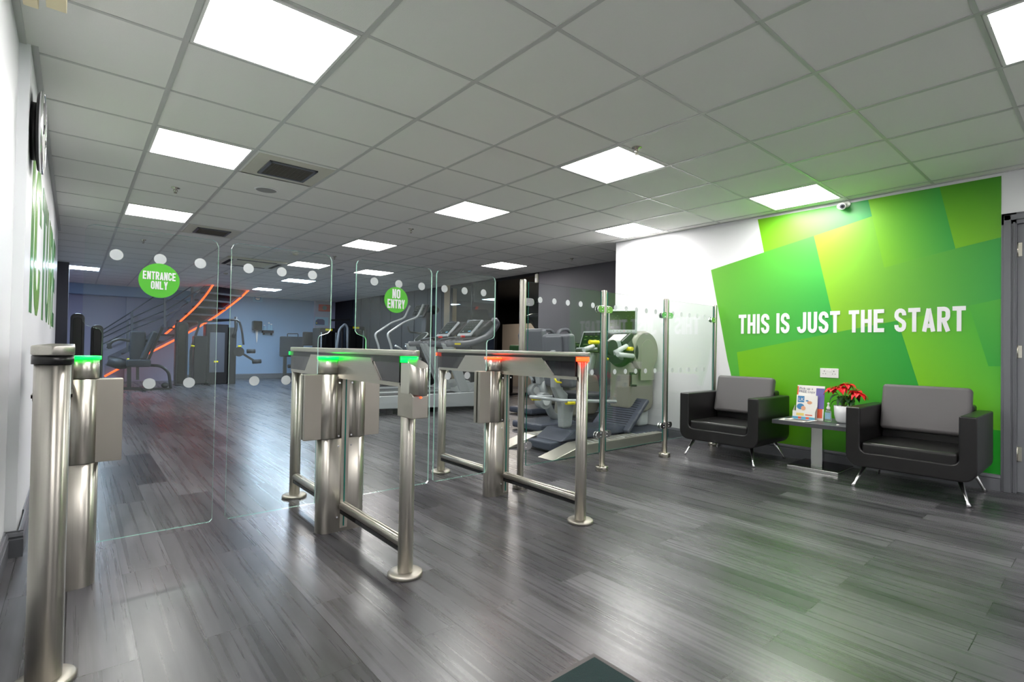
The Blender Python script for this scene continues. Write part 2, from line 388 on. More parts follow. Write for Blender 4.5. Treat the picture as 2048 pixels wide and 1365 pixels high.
def strokes(mb, line, t, o, u, v, n, d, H, m=0):
    """one thick stroke with mitred joints, as a thin solid"""
    k = len(line); L = []; Rr = []
    P = [Vector((a, b)) for a, b in line]
    Q = [P[0]]
    for p in P[1:]:
        if (p-Q[-1]).length > 1e-4: Q.append(p)
    P = Q; k = len(P)
    if k < 2: return
    closed = (P[0]-P[-1]).length < 1e-4 and k > 3
    if closed: P = P[:-1]; k -= 1
    for i in range(k):
        if closed: d0 = (P[i]-P[i-1]).normalized(); d1 = (P[(i+1) % k]-P[i]).normalized()
        else:
            d0 = (P[i]-P[i-1]).normalized() if i else (P[1]-P[0]).normalized()
            d1 = (P[i+1]-P[i]).normalized() if i < k-1 else d0
        nn = Vector((-(d0+d1).y, (d0+d1).x))
        nn = nn.normalized() if nn.length > 1e-6 else Vector((-d0.y, d0.x))
        s = 1/max(.5, nn.dot(Vector((-d0.y, d0.x))))
        L.append(P[i]+nn*t/2*s); Rr.append(P[i]-nn*t/2*s)
    for i in range(k if closed else k-1):
        j = (i+1) % k
        mb.prism([tuple(L[i]*H), tuple(Rr[i]*H), tuple(Rr[j]*H), tuple(L[j]*H)], o, u, v, n, d, m)
def lettering(mb, text, o, u, v, n, H, w=.42, t=.16, gap=.07, space=.22, d=.002, m=0, center=False, width=None, h_end=None):
    def total():
        x = 0
        for ch in text: x += space if ch == ' ' else ((t if ch == 'I' else w)+gap)
        return x-gap
    T = total(); sx = 1.0
    if width: sx = width/(T*H)
    x = -T/2 if center else 0
    o = Vector(o); u = Vector(u)
    q = 0
    for ch in text:
        if ch == ' ': x += space; continue
        for ln in glyph(ch, w, t):
            q += 1
            strokes(mb, [(a+x, b) for a, b in ln], t, o, u*sx, v, n, d*(1+.12*(q % 5)), H, m)
        x += (t if ch == 'I' else w)+gap
def textmesh(body, size, name, m, o, u, v, n, parent=None, mb=None, ext=.0006, align='LEFT', mi=0, squash=1.0):
    """small print: built-in font turned into mesh and laid on a surface"""
    cu = bpy.data.curves.new(name, 'FONT'); cu.body = body; cu.size = size; cu.align_x = align; cu.resolution_u = 2
    ob = bpy.data.objects.new(name, cu); COL.objects.link(ob)
    dg = bpy.context.evaluated_depsgraph_get(); me = bpy.data.meshes.new_from_object(ob.evaluated_get(dg))
    pts = [q.co.copy() for q in me.vertices]; fs = [list(p.vertices) for p in me.polygons]
    bpy.data.objects.remove(ob); bpy.data.curves.remove(cu); bpy.data.meshes.remove(me)
    o = Vector(o); u = Vector(u); v = Vector(v); n = Vector(n)
    mb._add([o+u*p.x*squash+v*p.y+n*ext for p in pts], fs, mi)

# ================================================================ THE ROOM
XL, XR, XG, YB, YBACK = -0.545, 4.93, 6.0, 13.6, -5.6
struct(MB().box(-2.4, 10.5, YBACK-.2, YB+.3, -0.1, 0).build('floor', 'floor'))
struct(MB().box(-2.4, 10.5, YBACK-.2, YB+.3, CEIL, CEIL+.1).build('ceiling', 'tile'))
# suspended grid bars, one network
g = MB()
i = -3
while i*0.6 < 10.4:
    x = i*0.6
    y0, y1 = (YBACK, YB)
    if x > XL and x < XG: g.box(x-.012, x+.012, (YBACK if x < XR else 1.42), YB, CEIL-.004, CEIL+.001)
    i += 1
j = -9
while j*0.6 < YB:
    y = j*0.6
    x1 = XR if y < 1.42 else XG
    g.box(XL-.04 if y < .53 else XL if y < 5.85 else XL-.1 if y < 9.3 else -1.6, x1, y-.009, y+.009, CEIL-.003, CEIL+.001)
    j += 1
g.box(XR-.026, XR, YBACK, 1.42, CEIL-.005, CEIL+.001)
g.box(XL-.04, XL-.014, YBACK, .53, CEIL-.005, CEIL+.001).box(XL, XL+.026, .53, 5.85, CEIL-.005, CEIL+.001).box(XL-.10, XL-.074, 5.85, 9.2, CEIL-.005, CEIL+.001)
struct(g.build('trim_1', 'tee'))
# walls
struct(MB().box(XL-.2, XL-.04, YBACK, .54, 0, CEIL).box(XL-.2, XL, .53, 5.85, 0, CEIL).box(XL-.3, XL-.10, 5.85, 9.2, 0, CEIL).build('wall_left', 'wall_gloss'))
struct(MB().box(XL-.3, -.46, 9.2, 9.6, 0, CEIL).build('wall_pier', 'wall_grey'))
struct(MB().box(-2.0, -1.8, 9.4, YB, 0, CEIL).box(-2.0, XL-.3, 9.3, 9.5, 0, CEIL).build('wall_stairwell', 'wall_lav'))
struct(MB().box(-2.0, 1.9, YB, YB+.2, 0, CEIL).box(.62, 1.9, YB-.12, YB, 0, CEIL).build('wall_far_left', 'wall_lav'))
struct(MB().box(-1.8, 2.0, YB-.35, YB, 2.14, CEIL).build('trim_2', 'wall_blue', bevel=.004))
struct(MB().box(1.9, 5.35, YB, YB+.2, 0, CEIL).build('wall_far', 'wall_blue'))
struct(MB().box(5.35, XG+.2, YB-.15, YB+.2, 0, CEIL).build('wall_far_right', 'wall_lav'))
struct(MB().box(XR, XR+.2, -2.2, 1.42, 0, CEIL).box(XR, XR+.2, YBACK, -3.22, 0, CEIL).box(XR, XR+.2, -3.22, -2.2, 2.05, CEIL).build('wall_right', 'wall'))
struct(MB().box(XR+.2, XG+.2, 1.22, 1.42, 0, CEIL).box(XG, XG+.2, 1.42, 4.0, 0, CEIL).build('wall_gym_right', 'wall_grey'))
struct(MB().box(XL-.2, XR+.2, YBACK-.2, YBACK, 0, CEIL).build('wall_entrance', 'wall'))
# dark studio behind the opening
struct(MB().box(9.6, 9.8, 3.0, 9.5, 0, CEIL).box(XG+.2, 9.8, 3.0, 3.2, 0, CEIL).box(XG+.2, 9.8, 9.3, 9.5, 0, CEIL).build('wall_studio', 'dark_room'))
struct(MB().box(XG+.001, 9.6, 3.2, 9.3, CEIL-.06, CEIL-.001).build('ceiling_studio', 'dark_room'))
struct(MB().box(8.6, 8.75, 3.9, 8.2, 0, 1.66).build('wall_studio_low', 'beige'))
struct(MB().box(XG, XG+.18, 6.88, 7.12, 0, CEIL).build('wall_post', 'cream_wood'))
struct(MB().box(XG, XG+.2, 7.12, YB, 0, CEIL).build('wall_gym_far_right', 'wall_char'))
gp = MB()
for k in range(8):
    y = 7.2+k*.62; gp.box(XG-.02, XG, y, y+.56, .1, CEIL-.02)
struct(gp.build('trim_3', 'wall_char', bevel=.006))
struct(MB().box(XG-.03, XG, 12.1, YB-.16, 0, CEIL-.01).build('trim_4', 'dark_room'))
# glazed bay beside the post
gl = MB().box(XG, XG+.02, 5.25, 6.88, .02, CEIL-.03)
w1 = struct(gl.build('window_1', 'glass'))
fr = MB()
for y in (5.25, 6.05, 6.86): fr.box(XG-.01, XG+.05, y-.012, y+.012, 0, CEIL-.03)
fr.build('window_frame', 'black', w1)

def skirting(name, path, h=.12, flip=1):
    """moulded grey skirting following a floor path (x, y); profile grows to the room side"""
    mb = MB()
    for (a, b, n) in path:
        a = Vector((a[0], a[1], 0)); b = Vector((b[0], b[1], 0)); n = Vector((n[0], n[1], 0)); d = (b-a)
        prof = [(0, 0), (.018, 0), (.018, h*.68), (.013, h*.70), (.013, h*.74), (.017, h*.80), (.012, h*.92), (.006, h*.95), (.006, h), (0, h)]
        mb.prism(prof, a, n, (0, 0, 1), d.normalized(), d.length)
    return struct(mb.build(name, 'skirt'))
skirting('baseboard_right', [((XR, -2.2), (XR, 1.42), (-1, 0))])
skirting('baseboard_left', [((XL-.04, YBACK), (XL-.04, .53), (1, 0)), ((XL-.04, .53), (XL+.026, .53), (0, -1)), ((XL+.008, .52), (XL+.008, .92), (1, 0)), ((XL, .92), (XL, 5.85), (1, 0)), ((XL-.10, 5.85), (XL-.10, 9.2), (1, 0))])
skirting('baseboard_gym', [((XR+.2, 1.42), (XG, 1.42), (0, 1)), ((XG, 1.42), (XG, 4.0), (-1, 0))], .1)
skirting('baseboard_far', [((1.9, YB), (5.35, YB), (0, -1)), ((5.35, YB-.15), (XG, YB-.15), (0, -1))], .14)

# mural wall door
dr = struct(MB().box(XR+.02, XR+.06, -3.14, -2.285, .008, 1.985).build('door_1', 'door', bevel=.002))
fr = MB()
for y0, y1 in ((-2.285, -2.2), (-3.22, -3.14)):
    fr.box(XR-.012, XR+.2, y0, y1, 0, 2.07)
fr.box(XR-.012, XR+.2, -3.22, -2.2, 1.985, 2.07)
fr.box(XR-.024, XR-.012, -2.255, -2.215, 0, 2.055).box(XR-.024, XR-.012, -3.205, -3.165, 0, 2.055).box(XR-.024, XR-.012, -3.205, -2.215, 2.015, 2.055)
fr.box(XR-.018, XR-.012, -2.276, -2.265, 0, 2.00)
fr.build('door_frame', 'skirt', dr, bevel=.003)
for z0, z1 in ((1.74, 1.85), (.99, 1.09), (.23, .345)):
    MB().cyl(XR+.012, -2.283, z0, z1, .008, 0, 12).box(XR+.014, XR+.022, -2.31, -2.26, z0+.005, z1-.005).build('hinge', 'nickel', dr)
struct(MB().cyl2((XR+.02, -3.06, 1.0), (XR-.04, -3.06, 1.0), .009).cyl2((XR-.04, -3.06, 1.0), (XR-.04, -2.95, 1.0), .009).build('door_handle', 'nickel', dr))

# ================================================================ CEILING FITTINGS
def make_light(i, j, label, cool=False, first=[None, None]):
    cx, cy = (i+.5)*.6, (j+.5)*.6
    t = thing('ceiling_light', label, 'ceiling light', (cx, cy, CEIL), 0, 'square light panels in the ceiling grid')
    a, b = .285, .272
    MB().box(-a, a, -a, -b, -.007, .0, 0).box(-a, a, b, a, -.007, .0, 0).box(-a, -b, -b, b, -.007, .0, 0).box(b, a, -b, b, -.007, 0, 0).build('frame', 'white', t, local=True)
    MB().box(-b, b, -b, b, -.005, -.0005).build('diffuser', 'panel_cool' if cool else 'panel', t, local=True)
    return t
LIGHTS = [
 (0, -1, 'largest glowing square light panel, overhead at the upper left of the photo', 0),
 (0, 2, 'square light panel beside the near ceiling vent grille', 0),
 (0, 6, 'square light panel above the entrance glass, beside the farther vent grille', 0),
 (4, -1, 'square light panel with a sprinkler head hanging at its corner', 0),
 (4, 2, 'square light panel third along the middle row, above the second no-entry glass', 0),
 (4, 6, 'square light panel above the no entry glass beyond a sprinkler', 0),
 (4, 10, 'square light panel seen through the upper corner of the second entrance glass', 0),
 (7, 1, 'square light panel by the wall corner where white wall meets grey gym wall', 0),
 (7, -2, 'square light panel shining onto the green mural beside the dome camera', 0),
 (4, -5, 'square light panel cut by the upper right edge of the photo', 0),
 (8, 6, 'square light panel nearest the dark studio opening', 0),
 (6, 10, 'square light panel seen through the top of the no entry glass', 0),
 (5, 14, 'cool white light panel above the blue wall, the nearer of two', 1),
 (5, 18, 'cool white light panel just above the notice on the blue wall', 1),
 (-1, 16, 'cool white light panel beside the dark grey pier at far left', 1),
]
for (i, j, lab, cool) in LIGHTS: make_light(i, j, lab, bool(cool))
for (i, j) in ((0, -5), (2, -8), (6, -8)):
    make_light(i, j, 'square light panel in the ceiling behind the photographer')

def vent(cx, cy, s, label, nb):
    t = thing('ceiling_vent', label, 'vent', (cx, cy, CEIL), 0, 'air vent grilles in the ceiling')
    h = s/2
    MB().box(-h-.1, h+.1, -h-.1, h+.1, -.003, 0).build('backing_tile', 'offwhite', t, local=True)
    MB().box(-h, h, -h, h, -.005, -.003).build('hollow', 'vent_dark', t, local=True)
    MB().box(-h, h, -h, -h+.025, -.014, -.003).box(-h, h, h-.025, h, -.014, -.003).box(-h, -h+.025, -h, h, -.014, -.003).box(h-.025, h, -h, h, -.014, -.003).build('frame', 'mach_grey', t, bevel=.003, local=True)
    b = MB()
    for k in range(nb):
        y = -h+.03+(s-.06)*(k+.5)/nb; b.box(-h+.02, h-.02, y-.004, y+.004, -.012, -.005)
    for k in range(9):
        x = -h+.03+(s-.06)*(k+.5)/9; b.box(x-.002, x+.002, -h+.02, h-.02, -.010, -.005)
    b.build('blades', 'blade', t, local=True)
vent(.91, 1.53, .36, 'square grey vent grille in the ceiling beside a round speaker', 14)
vent(.91, 4.51, .36, 'square grey vent grille above the second entrance glass', 14)

def sprinkler(x, y, label):
    t = thing('sprinkler', label, 'sprinkler', (x, y, CEIL), 0, 'sprinkler heads under the ceiling')
    MB().lathe([(.034, 0), (.034, -.003), (.012, -.008), (.011, -.02)], 0, 0).build('escutcheon', 'nickel', t, local=True)
    b = MB().tube([(-.012, 0, -.018), (-.016, 0, -.03), (-.002, 0, -.044)], .003, 8).tube([(.012, 0, -.018), (.016, 0, -.03), (.002, 0, -.044)], .003, 8).cyl(0, 0, -.04, -.018, .0035, 0, 8)
    b.build('arms', 'nickel', t, local=True)
    MB().cyl(0, 0, -.048, -.045, .014, 0, 16).build('deflector', 'nickel', t, local=True)
for x, y, lab in ((.30, 2.69, 'sprinkler head between two left light panels'), (2.63, 2.62, 'sprinkler head above the no entry glass, between two middle light panels'),
                  (2.54, -.64, 'nearest sprinkler head, in front of a bright light panel'), (5.38, 2.61, 'sprinkler head near the dark grey gym wall'),
                  (.32, 5.77, 'sprinkler head seen through the entrance glass above its dots'), (2.69, 5.12, 'sprinkler head between the entrance and no entry glass, far along')):
    sprinkler(x, y, lab)
def speaker(x, y, r, lab):
    t = thing('ceiling_speaker', lab, 'speaker', (x, y, CEIL), 0, 'round speakers in the ceiling')
    MB().lathe([(r, 0), (r, -.004), (r-.014, -.008), (r-.014, 0)], 0, 0).build('rim', 'white', t, local=True)
    MB().cyl(0, 0, -.005, -.0002, r-.014).build('grille', 'speaker', t, local=True)
speaker(.924, 2.18, .098, 'round ceiling speaker next to the near vent grille')
speaker(3.29, 6.39, .098, 'round ceiling speaker beyond the no entry glass')
def smoke(x, y, lab):
    t = thing('smoke_detector', lab, 'smoke detector', (x, y, CEIL), 0, 'smoke detectors under the ceiling')
    MB().lathe([(.05, 0), (.05, -.015), (.042, -.02)], 0, 0).build('base', 'white', t, local=True)
    MB().lathe([(.036, -.02), (.04, -.028), (.034, -.045), (.012, -.052)], 0, 0).build('sensor', 'offwhite', t, local=True)
smoke(2.13, 5.2, 'white smoke detector seen through the second entrance glass')
smoke(1.84, 8.4, 'small white domed detector above the stairs')
# air conditioning cassette
t = thing('air_conditioner', 'cream square ceiling air conditioner cassette beyond the entrance glass', 'air conditioner', (1.9, 6.75, CEIL))
MB().box(-.45, .45, -.45, .45, -.03, 0).build('body', 'offwhite', t, bevel=.01, local=True)
b = MB()
for sx, sy, w_, h_ in ((0, -.37, .3, .03), (0, .37, .3, .03), (-.37, 0, .03, .3), (.37, 0, .03, .3)): b.box(sx-w_, sx+w_, sy-h_, sy+h_, -.034, -.029)
b.build('air_slots', 'vent_dark', t, local=True)
b = MB().box(-.25, .25, -.25, .25, -.036, -.028)
for k in range(12): b.box(-.23, .23, -.24+k*.04, -.225+k*.04, -.04, -.036)
b.build('intake_grille', 'offwhite', t, local=True)
# mural camera, wall sensor
t = thing('dome_camera', 'small white security camera at the top of the green mural', 'security camera', (XR, -1.17, 2.355))
MB().cyl2((XR-.001, -1.185, 2.352), (XR-.018, -1.185, 2.352), .028, 0, 20).build('mount', 'white', t)
MB().cyl2((XR-.015, -1.185, 2.352), (XR-.05, -1.165, 2.345), .008, 0, 12).build('arm', 'white', t)
MB().tube([(XR-.03, -1.15, 2.345), (XR-.045, -1.145, 2.335), (XR-.085, -1.17, 2.322), (XR-.10, -1.175, 2.318)], [.014, .030, .032, .026], 20).build('housing', 'white', t)
MB().cyl2((XR-.098, -1.174, 2.319), (XR-.103, -1.176, 2.3175), .021, 0, 20).cyl2((XR-.103, -1.176, 2.3175), (XR-.106, -1.177, 2.317), .011, 1, 16).build('lens', ['mach_grey', 'black_gloss'], t)
t = thing('motion_sensor', 'white motion sensor on the dark grey wall edge under the ceiling', 'sensor', (XG, 4.0, 2.3))
MB().box(XG-.04, XG, 4.0, 4.07, 2.2, 2.36).build('housing', 'offwhite', t, bevel=.01)
MB().box(XG-.045, XG-.038, 4.012, 4.058, 2.22, 2.28).build('lens', 'white', t, bevel=.004)

# cream cards hanging at the ceiling, nearest left
for (x, y, sx, lab) in ((-.515, -.06, .022, 'cream card stub fixed under the ceiling at the left wall'), (-.44, -.10, .03, 'larger cream card hanging under the ceiling at upper left edge')):
    c = MB().box(x-sx, x+sx, y-.12, y, 2.285, CEIL)
    tag(c.build('hanging_card', 'cream', bevel=.002), lab, 'card', 'cream cards under the ceiling')

# ================================================================ LEFT WALL: clock and lettering
t = thing('wall_clock', 'round chrome-rimmed wall clock seen edge on above green lettering', 'clock', (XL, .72, 1.84))
def disc_x(x0, x1, y, z, r, m=0, seg=36, mb=None, r2=None): return (mb or MB()).tube([(x0, y, z), (x1, y, z)], [r, r2 or r], seg, m)
cyc = dict(y=.72, z=2.04)
disc_x(XL, XL+.028, cyc['y'], cyc['z'], .14).build('wall_mount', 'black', t)
disc_x(XL+.024, XL+.040, cyc['y'], cyc['z'], .185, r2=.2).build('case', 'mach_dark', t)
MB().tube([(XL+.042, cyc['y']+.195*math.cos(a*PI/24), cyc['z']+.195*math.sin(a*PI/24)) for a in range(49)], .008, 8).build('rim', 'chrome', t)
disc_x(XL+.040, XL+.044, cyc['y'], cyc['z'], .186).build('dial', 'white', t)
MB().bar((XL+.046, .72, 2.04), (XL+.046, .79, 2.10), .010, .003, up=(1, 0, 0)).bar((XL+.047, .72, 2.04), (XL+.047, .65, 2.17), .007, .003, up=(1, 0, 0)).build('hands', 'black', t)
# letters, green with a printed tone change
lt = MB(); lettering(lt, 'ICTURE', (XL+.0005, .93, 1.15), (0, 1, 0), (0, 0, 1), (1, 0, 0), .90, w=.60, t=.17, gap=.10, d=.0015, width=4.05)
cols = []
for v in lt.v:
    k = .5+.5*math.sin(v.y*3.1+v.z*2.2); a, b2 = lin((44, 140, 70)), lin((120, 176, 60))
    cols.append(tuple(a[i]*(1-k)+b2[i]*k for i in range(3))+(1,))
tag(lt.build('wall_lettering', 'print', colors=cols), 'tall green letters along the white left wall', 'wall lettering')
tag(MB().box(XL, XL+.01, 2.9, 3.2, .62, .9).build('wall_access_panel', 'white', bevel=.003), 'small white panel low on the left wall', 'panel')

# ================================================================ GREEN MURAL
t = thing('wall_mural', 'large green overlapping-blocks mural behind the chairs', 'mural', (XR, -1.2, .12))
def W(px, py): q = at(px, py, x=XR); return (q.y, q.z)
C3 = lambda a, b: W(1400+a/3.1605, 330+b/3.1605)
RE = -2.199
R1 = (RE, C3(1900, 458)[1]); R2 = (RE, W(1999, 598)[1]); R3 = (RE, W(1997, 733)[1])
T0, T1, T2, T3 = (-.385, 2.362), (-1.345, 2.362), (-1.835, 2.362), (RE, 2.362)
# outline, gradient start (point, colour), gradient end (point, colour)
BLOCKS = [
 ([T0, T1, C3(1088, 325), C3(720, 450), C3(405, 553)], T0, (122, 196, 4), T1, (48, 158, 84)),
 ([C3(70, 665), C3(405, 553), C3(720, 450), C3(830, 920), C3(855, 1060), W(1474, 705), W(1480, 757), (-.39, .12), (-.29, .12), W(1455, 720)], C3(70, 700), (104, 184, 46), C3(830, 860), (40, 168, 62)),
 ([C3(720, 450), C3(1088, 325), C3(1165, 650), C3(1615, 530), R1, R2, W(1938, 612), C3(1700, 900), C3(1250, 985), C3(855, 1060), C3(830, 920)], C3(800, 700), (132, 192, 22), C3(1900, 560), (46, 158, 62)),
 ([T1, T2, C3(1615, 530), C3(1165, 650)], C3(1120, 480), (118, 188, 16), C3(1580, 360), (52, 160, 64)),
 ([T2, T3, R1, C3(1615, 530)], C3(1600, 500), (116, 186, 12), (RE, 2.25), (60, 146, 24)),
 ([W(1474, 705), C3(855, 1060), C3(1250, 985), W(1840, 780), W(1870, 900), (-1.80, .12), (-.75, .12), (-.39, .12), W(1480, 757)], W(1480, 740), (118, 192, 0), W(1790, 700), (30, 156, 50)),
 ([C3(1250, 985), C3(1700, 900), W(1938, 612), W(1977, 733), R3, (RE, .45), (-1.85, .45), W(1840, 780)], W(1820, 740), (122, 196, 10), W(1975, 680), (70, 174, 44)),
 ([W(1938, 612), R2, R3, W(1977, 733)], W(1938, 612), (72, 172, 50), R3, (48, 160, 52)),
 ([(-1.85, .45), (RE, .45), (RE, .12), (-1.80, .12)], (-1.85, .45), (30, 160, 30), (RE, .12), (20, 150, 30)),
]
import mathutils.geometry as mgeo
mb = MB(); cols = []
for n_, (P, g0, c0, g1, c1) in enumerate(BLOCKS):
    g0 = Vector(g0); gd = Vector(g1)-g0
    q = mb._add([(XR-.0015-.0002*n_, p[0], p[1]) for p in P], [], 0)
    for p in P:
        k = max(0, min(1, (Vector(p)-g0).dot(gd)/gd.length_squared)); a, b2 = lin(c0), lin(c1)
        cols.append(tuple(a[i]*(1-k)+b2[i]*k for i in range(3))+(1,))
    for a, b2, c in mgeo.tessellate_polygon([[Vector((p[0], p[1], 0)) for p in P]]): mb.f.append([q+a, q+b2, q+c]); mb.m.append(0); mb.sm.append(False)
mural = mb.build('printed_blocks', 'mural', t, colors=cols)
adv = lambda s_: sum(.34 if c == ' ' else (.175 if c == 'I' else .50)+.085 for c in s_)
FULL = 'THIS IS JUST THE START'; kx = 1.80/((adv(FULL)-.085)*.198); done = ''
for word in FULL.split(' '):
    ml = MB(); lettering(ml, word, (XR-.004, -.200-adv(done)*.198*kx, 1.195), (0, -1, 0), (0, 0, 1), (-1, 0, 0), .198, w=.50, t=.175, gap=.085, d=.002, width=(adv(word)-.085)*.198*kx)
    ml.build('white_word', 'letter_white', t); done += word+' '

# socket
t = thing('power_socket', 'white double power socket on the green mural above the plant', 'socket', (XR, -1.05, .82))
MB().box(XR-.010, XR-.003, -1.128, -.975, .782, .868).build('faceplate', 'white', t, bevel=.003)
for yy in (-1.09, -1.012):
    for (dy0, dy1, z0, z1) in ((-.004, .004, .838, .846), (-.014, -.007, .815, .820), (.007, .014, .815, .820)):
        MB().box(XR-.0108, XR-.0095, yy+dy0, yy+dy1, z0, z1).build('pin_hole', 'mach_grey', t)
for yy in (-1.062, -1.04): MB().box(XR-.013, XR-.009, yy-.008, yy+.008, .842, .858).build('switch', 'white', t, bevel=.001)

# ================================================================ SPEED GATES
def ring(mb, x, y, z0, z1, r, m): mb.cyl(x, y, z0, z1, r, m, 28)
def gate(cx, name, label, post_r, led, reader=False, fat=False, wings=()):
    t = thing(name, label, 'speed gate', (cx, 0, 0), 0, 'stainless speed gates')
    yf, yr = -.745, .75
    r = post_r
    for y, rr, last in ((yf, r, 1), (yr, .033, 0)):
        b = MB(); b.cyl(cx, y, .012, .93 if last else .84, rr, 0, 32)
        b.build('post', 'steel', t)
        MB().lathe([(.076, 0), (.076, .012), (.070, .017), (rr+.001, .018)], cx, y, 0, 40).build('floor_flange', 'steel_plate', t)
    # top beam: stainless cap, black band, side cover
    w = .045 if not fat else .05
    b = MB(); b.stadium(cx, (yf+yr)/2-.0, (yr-yf)/2+r+.012, w*.98, .958, .986, 0, 14, 'y')
    b.build('top_cap', 'steel_h', t, bevel=.004)
    b = MB().box(cx-w*.86, cx+w*.86, yf+.02, yr+.03, .930, .958); b.build('black_band', 'black_band', t)
    # end light ring at the front post
    lm = {'g': 'led_g', 'r': 'led_r', 'n': 'black_band'}[led[0]]
    b = MB(); ring(b, cx, yf, .932, .957, r+.006, 0); b.build('front_light', lm, t)
    b = MB().box(cx-.01, cx-.045, yr+.028, yr+.036, .935, .957); b.build('rear_light', 'led_g_small' if led[1] == 'g' else 'led_r', t)
    # trapezoid stainless cover and smoked ends, both sides
    for sx in (-1, 1):
        x0 = cx+sx*w*.80
        tp = [(-.44, .945), (.38, .945), (.48, .842), (.745, .842), (.745, .832), (-.74, .832), (-.74, .842), (-.545, .842)]
        b = MB().prism([(p[0], p[1]) for p in tp], (x0, 0, 0), (0, 1, 0), (0, 0, 1), (sx, 0, 0), .006); b.build('side_cover', 'steel_h', t)
    b = MB().box(cx-w*.78, cx+w*.78, -.72, .77, .836, .932); b.build('smoked_panel', 'smoke', t)
    MB().box(cx-w*.86, cx+w*.86, -.74, .745, .824, .834).build('beam_underside', 'steel_h', t)
    # pedestal: stadium column with upper rotating shells
    hl = .130 if len(wings) == 2 else .098; pc = cx if len(wings) == 2 else cx+wings[0]*.036
    b = MB().stadium(pc, 0, hl, .056, 0, .50); b.stadium(pc, 0, hl-.006, .050, .50, .83)
    b.build('pedestal', 'steel', t)
    b = MB().box(cx-.02, cx+.02, -.062, -.052, .02, .82).box(cx-.003, cx+.003, -.0655, -.061, .03, .82, 1); b.build('pedestal_slot', ['steel_plate', 'glass_edge_dark'], t)
    for zz in (.08, .46, .515, .80):
        for dx in (-.035, .035): MB().cyl2((cx+dx, -.054, zz), (cx+dx, -.060, zz), .005, 0, 10).build('rivet', 'chrome', t)
    # lower rails
    for y0, y1 in ((yf, -.05), (.05, yr)):
        b = MB().tube([(cx, y0, .135), (cx, y1, .135)], .024, 20, 0)
        b.box(cx-.020, cx+.020, min(y0, y1)+.03, max(y0, y1)-.01, .098, .118, 1); b.build('lower_rail', ['steel_h', 'black_gloss'], t)
    # wings
    for sx in wings:
        xe = cx+sx*.118
        b = MB().cyl(xe-sx*.045, 0, .503, .845, .060, 0, 28).cyl(xe-sx*.045, 0, .848, .925, .058, 0, 28); b.build('hinge_barrel', 'steel', t)
        b = MB(); ring(b, xe-sx*.045, 0, .926, .940, .062, 0); b.build('hinge_light', 'led_g' if led[2] == 'g' else 'led_r', t)
        x1 = cx+sx*.21
        xa, xb = sorted((xe-sx*.02, x1))
        MB().box(xa, xb, -.034, -.008, .50, .845).build('clamp_plate', 'steel_plate', t, bevel=.003)
        MB().box(xa, xb, .008, .034, .50, .845).build('clamp_plate', 'steel_plate', t, bevel=.003)
        # glass leaf: low part starts at the column, upper part reaches back over it
        xi, xu, xo = cx+sx*.135, cx+sx*.07, cx+sx*(.560 if cx < 1.5 else .540)
        R_ = .03
        P = [(xi, .16), (xo-sx*.012, .16), (xo, .172), (xo, 1.49-R_), (xo-sx*R_*.3, 1.49-R_*.3), (xo-sx*R_, 1.49), (xu+sx*R_, 1.49), (xu+sx*R_*.3, 1.49-R_*.3), (xu, 1.49-R_), (xu, 1.085), (xu+sx*.012, 1.068), (xi-sx*.025, 1.058), (xi-sx*.008, 1.052), (xi, 1.036)]
        if sx < 0: P = P[::-1]
        gz = MB().prism(P, (0, -.006, 0), (1, 0, 0), (0, 0, 1), (0, 1, 0), .012, 1)
        # the two faces are clear glass, the rim is tinted
        gz.m[0] = 0; gz.m[1] = 0
        wg = gz.build('glass_wing', ['glass', 'glass_edge'], t)
        for k in range(3): dot(cx+sx*(.175+.155*k), -.0075, 1.372, .0235, wg)
        for k in range(2): dot(cx+sx*((.302, .452) if sx > 0 else (.297, .447))[k], -.0075, .819, .0235, wg)
        if (cx < 0 and sx > 0) or (cx > 0 and cx < 1 and sx > 0):
            xs = cx+sx*(.329 if cx < 0 else .315)
            b = MB(); disc_y(b, xs, -.0082, 1.276, .0765, 0, 40)
            L = ('ENTRANCE', 'ONLY') if cx < 0 else ('NO', 'ENTRY')
            if cx < 0:
                lettering(b, L[0], (xs, -.0092, 1.279), (1, 0, 0), (0, 0, 1), (0, -1, 0), .036, m=1, center=True, width=.122, w=.46, t=.17, gap=.07, d=.0004)
                lettering(b, L[1], (xs, -.0092, 1.237), (1, 0, 0), (0, 0, 1), (0, -1, 0), .036, m=1, center=True, width=.062, w=.46, t=.17, gap=.07, d=.0004)
            else:
                lettering(b, L[0], (xs, -.0092, 1.285), (1, 0, 0), (0, 0, 1), (0, -1, 0), .055, m=1, center=True, width=.052, w=.46, t=.17, gap=.07, d=.0004)
                lettering(b, L[1], (xs, -.0092, 1.226), (1, 0, 0), (0, 0, 1), (0, -1, 0), .053, m=1, center=True, width=.112, w=.46, t=.17, gap=.07, d=.0004)
            b.build('round_sign', ['sticker', 'letter_white'], wg)
    if reader:
        # ticket reader: obliquely cut tube above a square lower housing
        b = MB(); seg = 24; rings = []
        yc = yf-.075
        for lev in range(3):
            ringp = []
            for k in range(seg):
                a = 2*PI*k/seg; ux, uy = .040*math.cos(a), .052*math.sin(a)
                z = .805 + (.012*(uy/.052)) if lev == 0 else (.86 if lev == 1 else .918-.020*(-uy/.052)+.012)
                ringp.append((cx+ux, yc+uy, z))
            rings.append(ringp)
        b.ring_loft(rings, 0); b.box(cx-.040, cx+.040, yc, yf, .80, .93)
        ho = b.build('reader_tube', 'steel', t)
        MB().lathe([(.03, .9185), (.03, .9186)], cx, yc).build('reader_top', 'steel_plate', t)
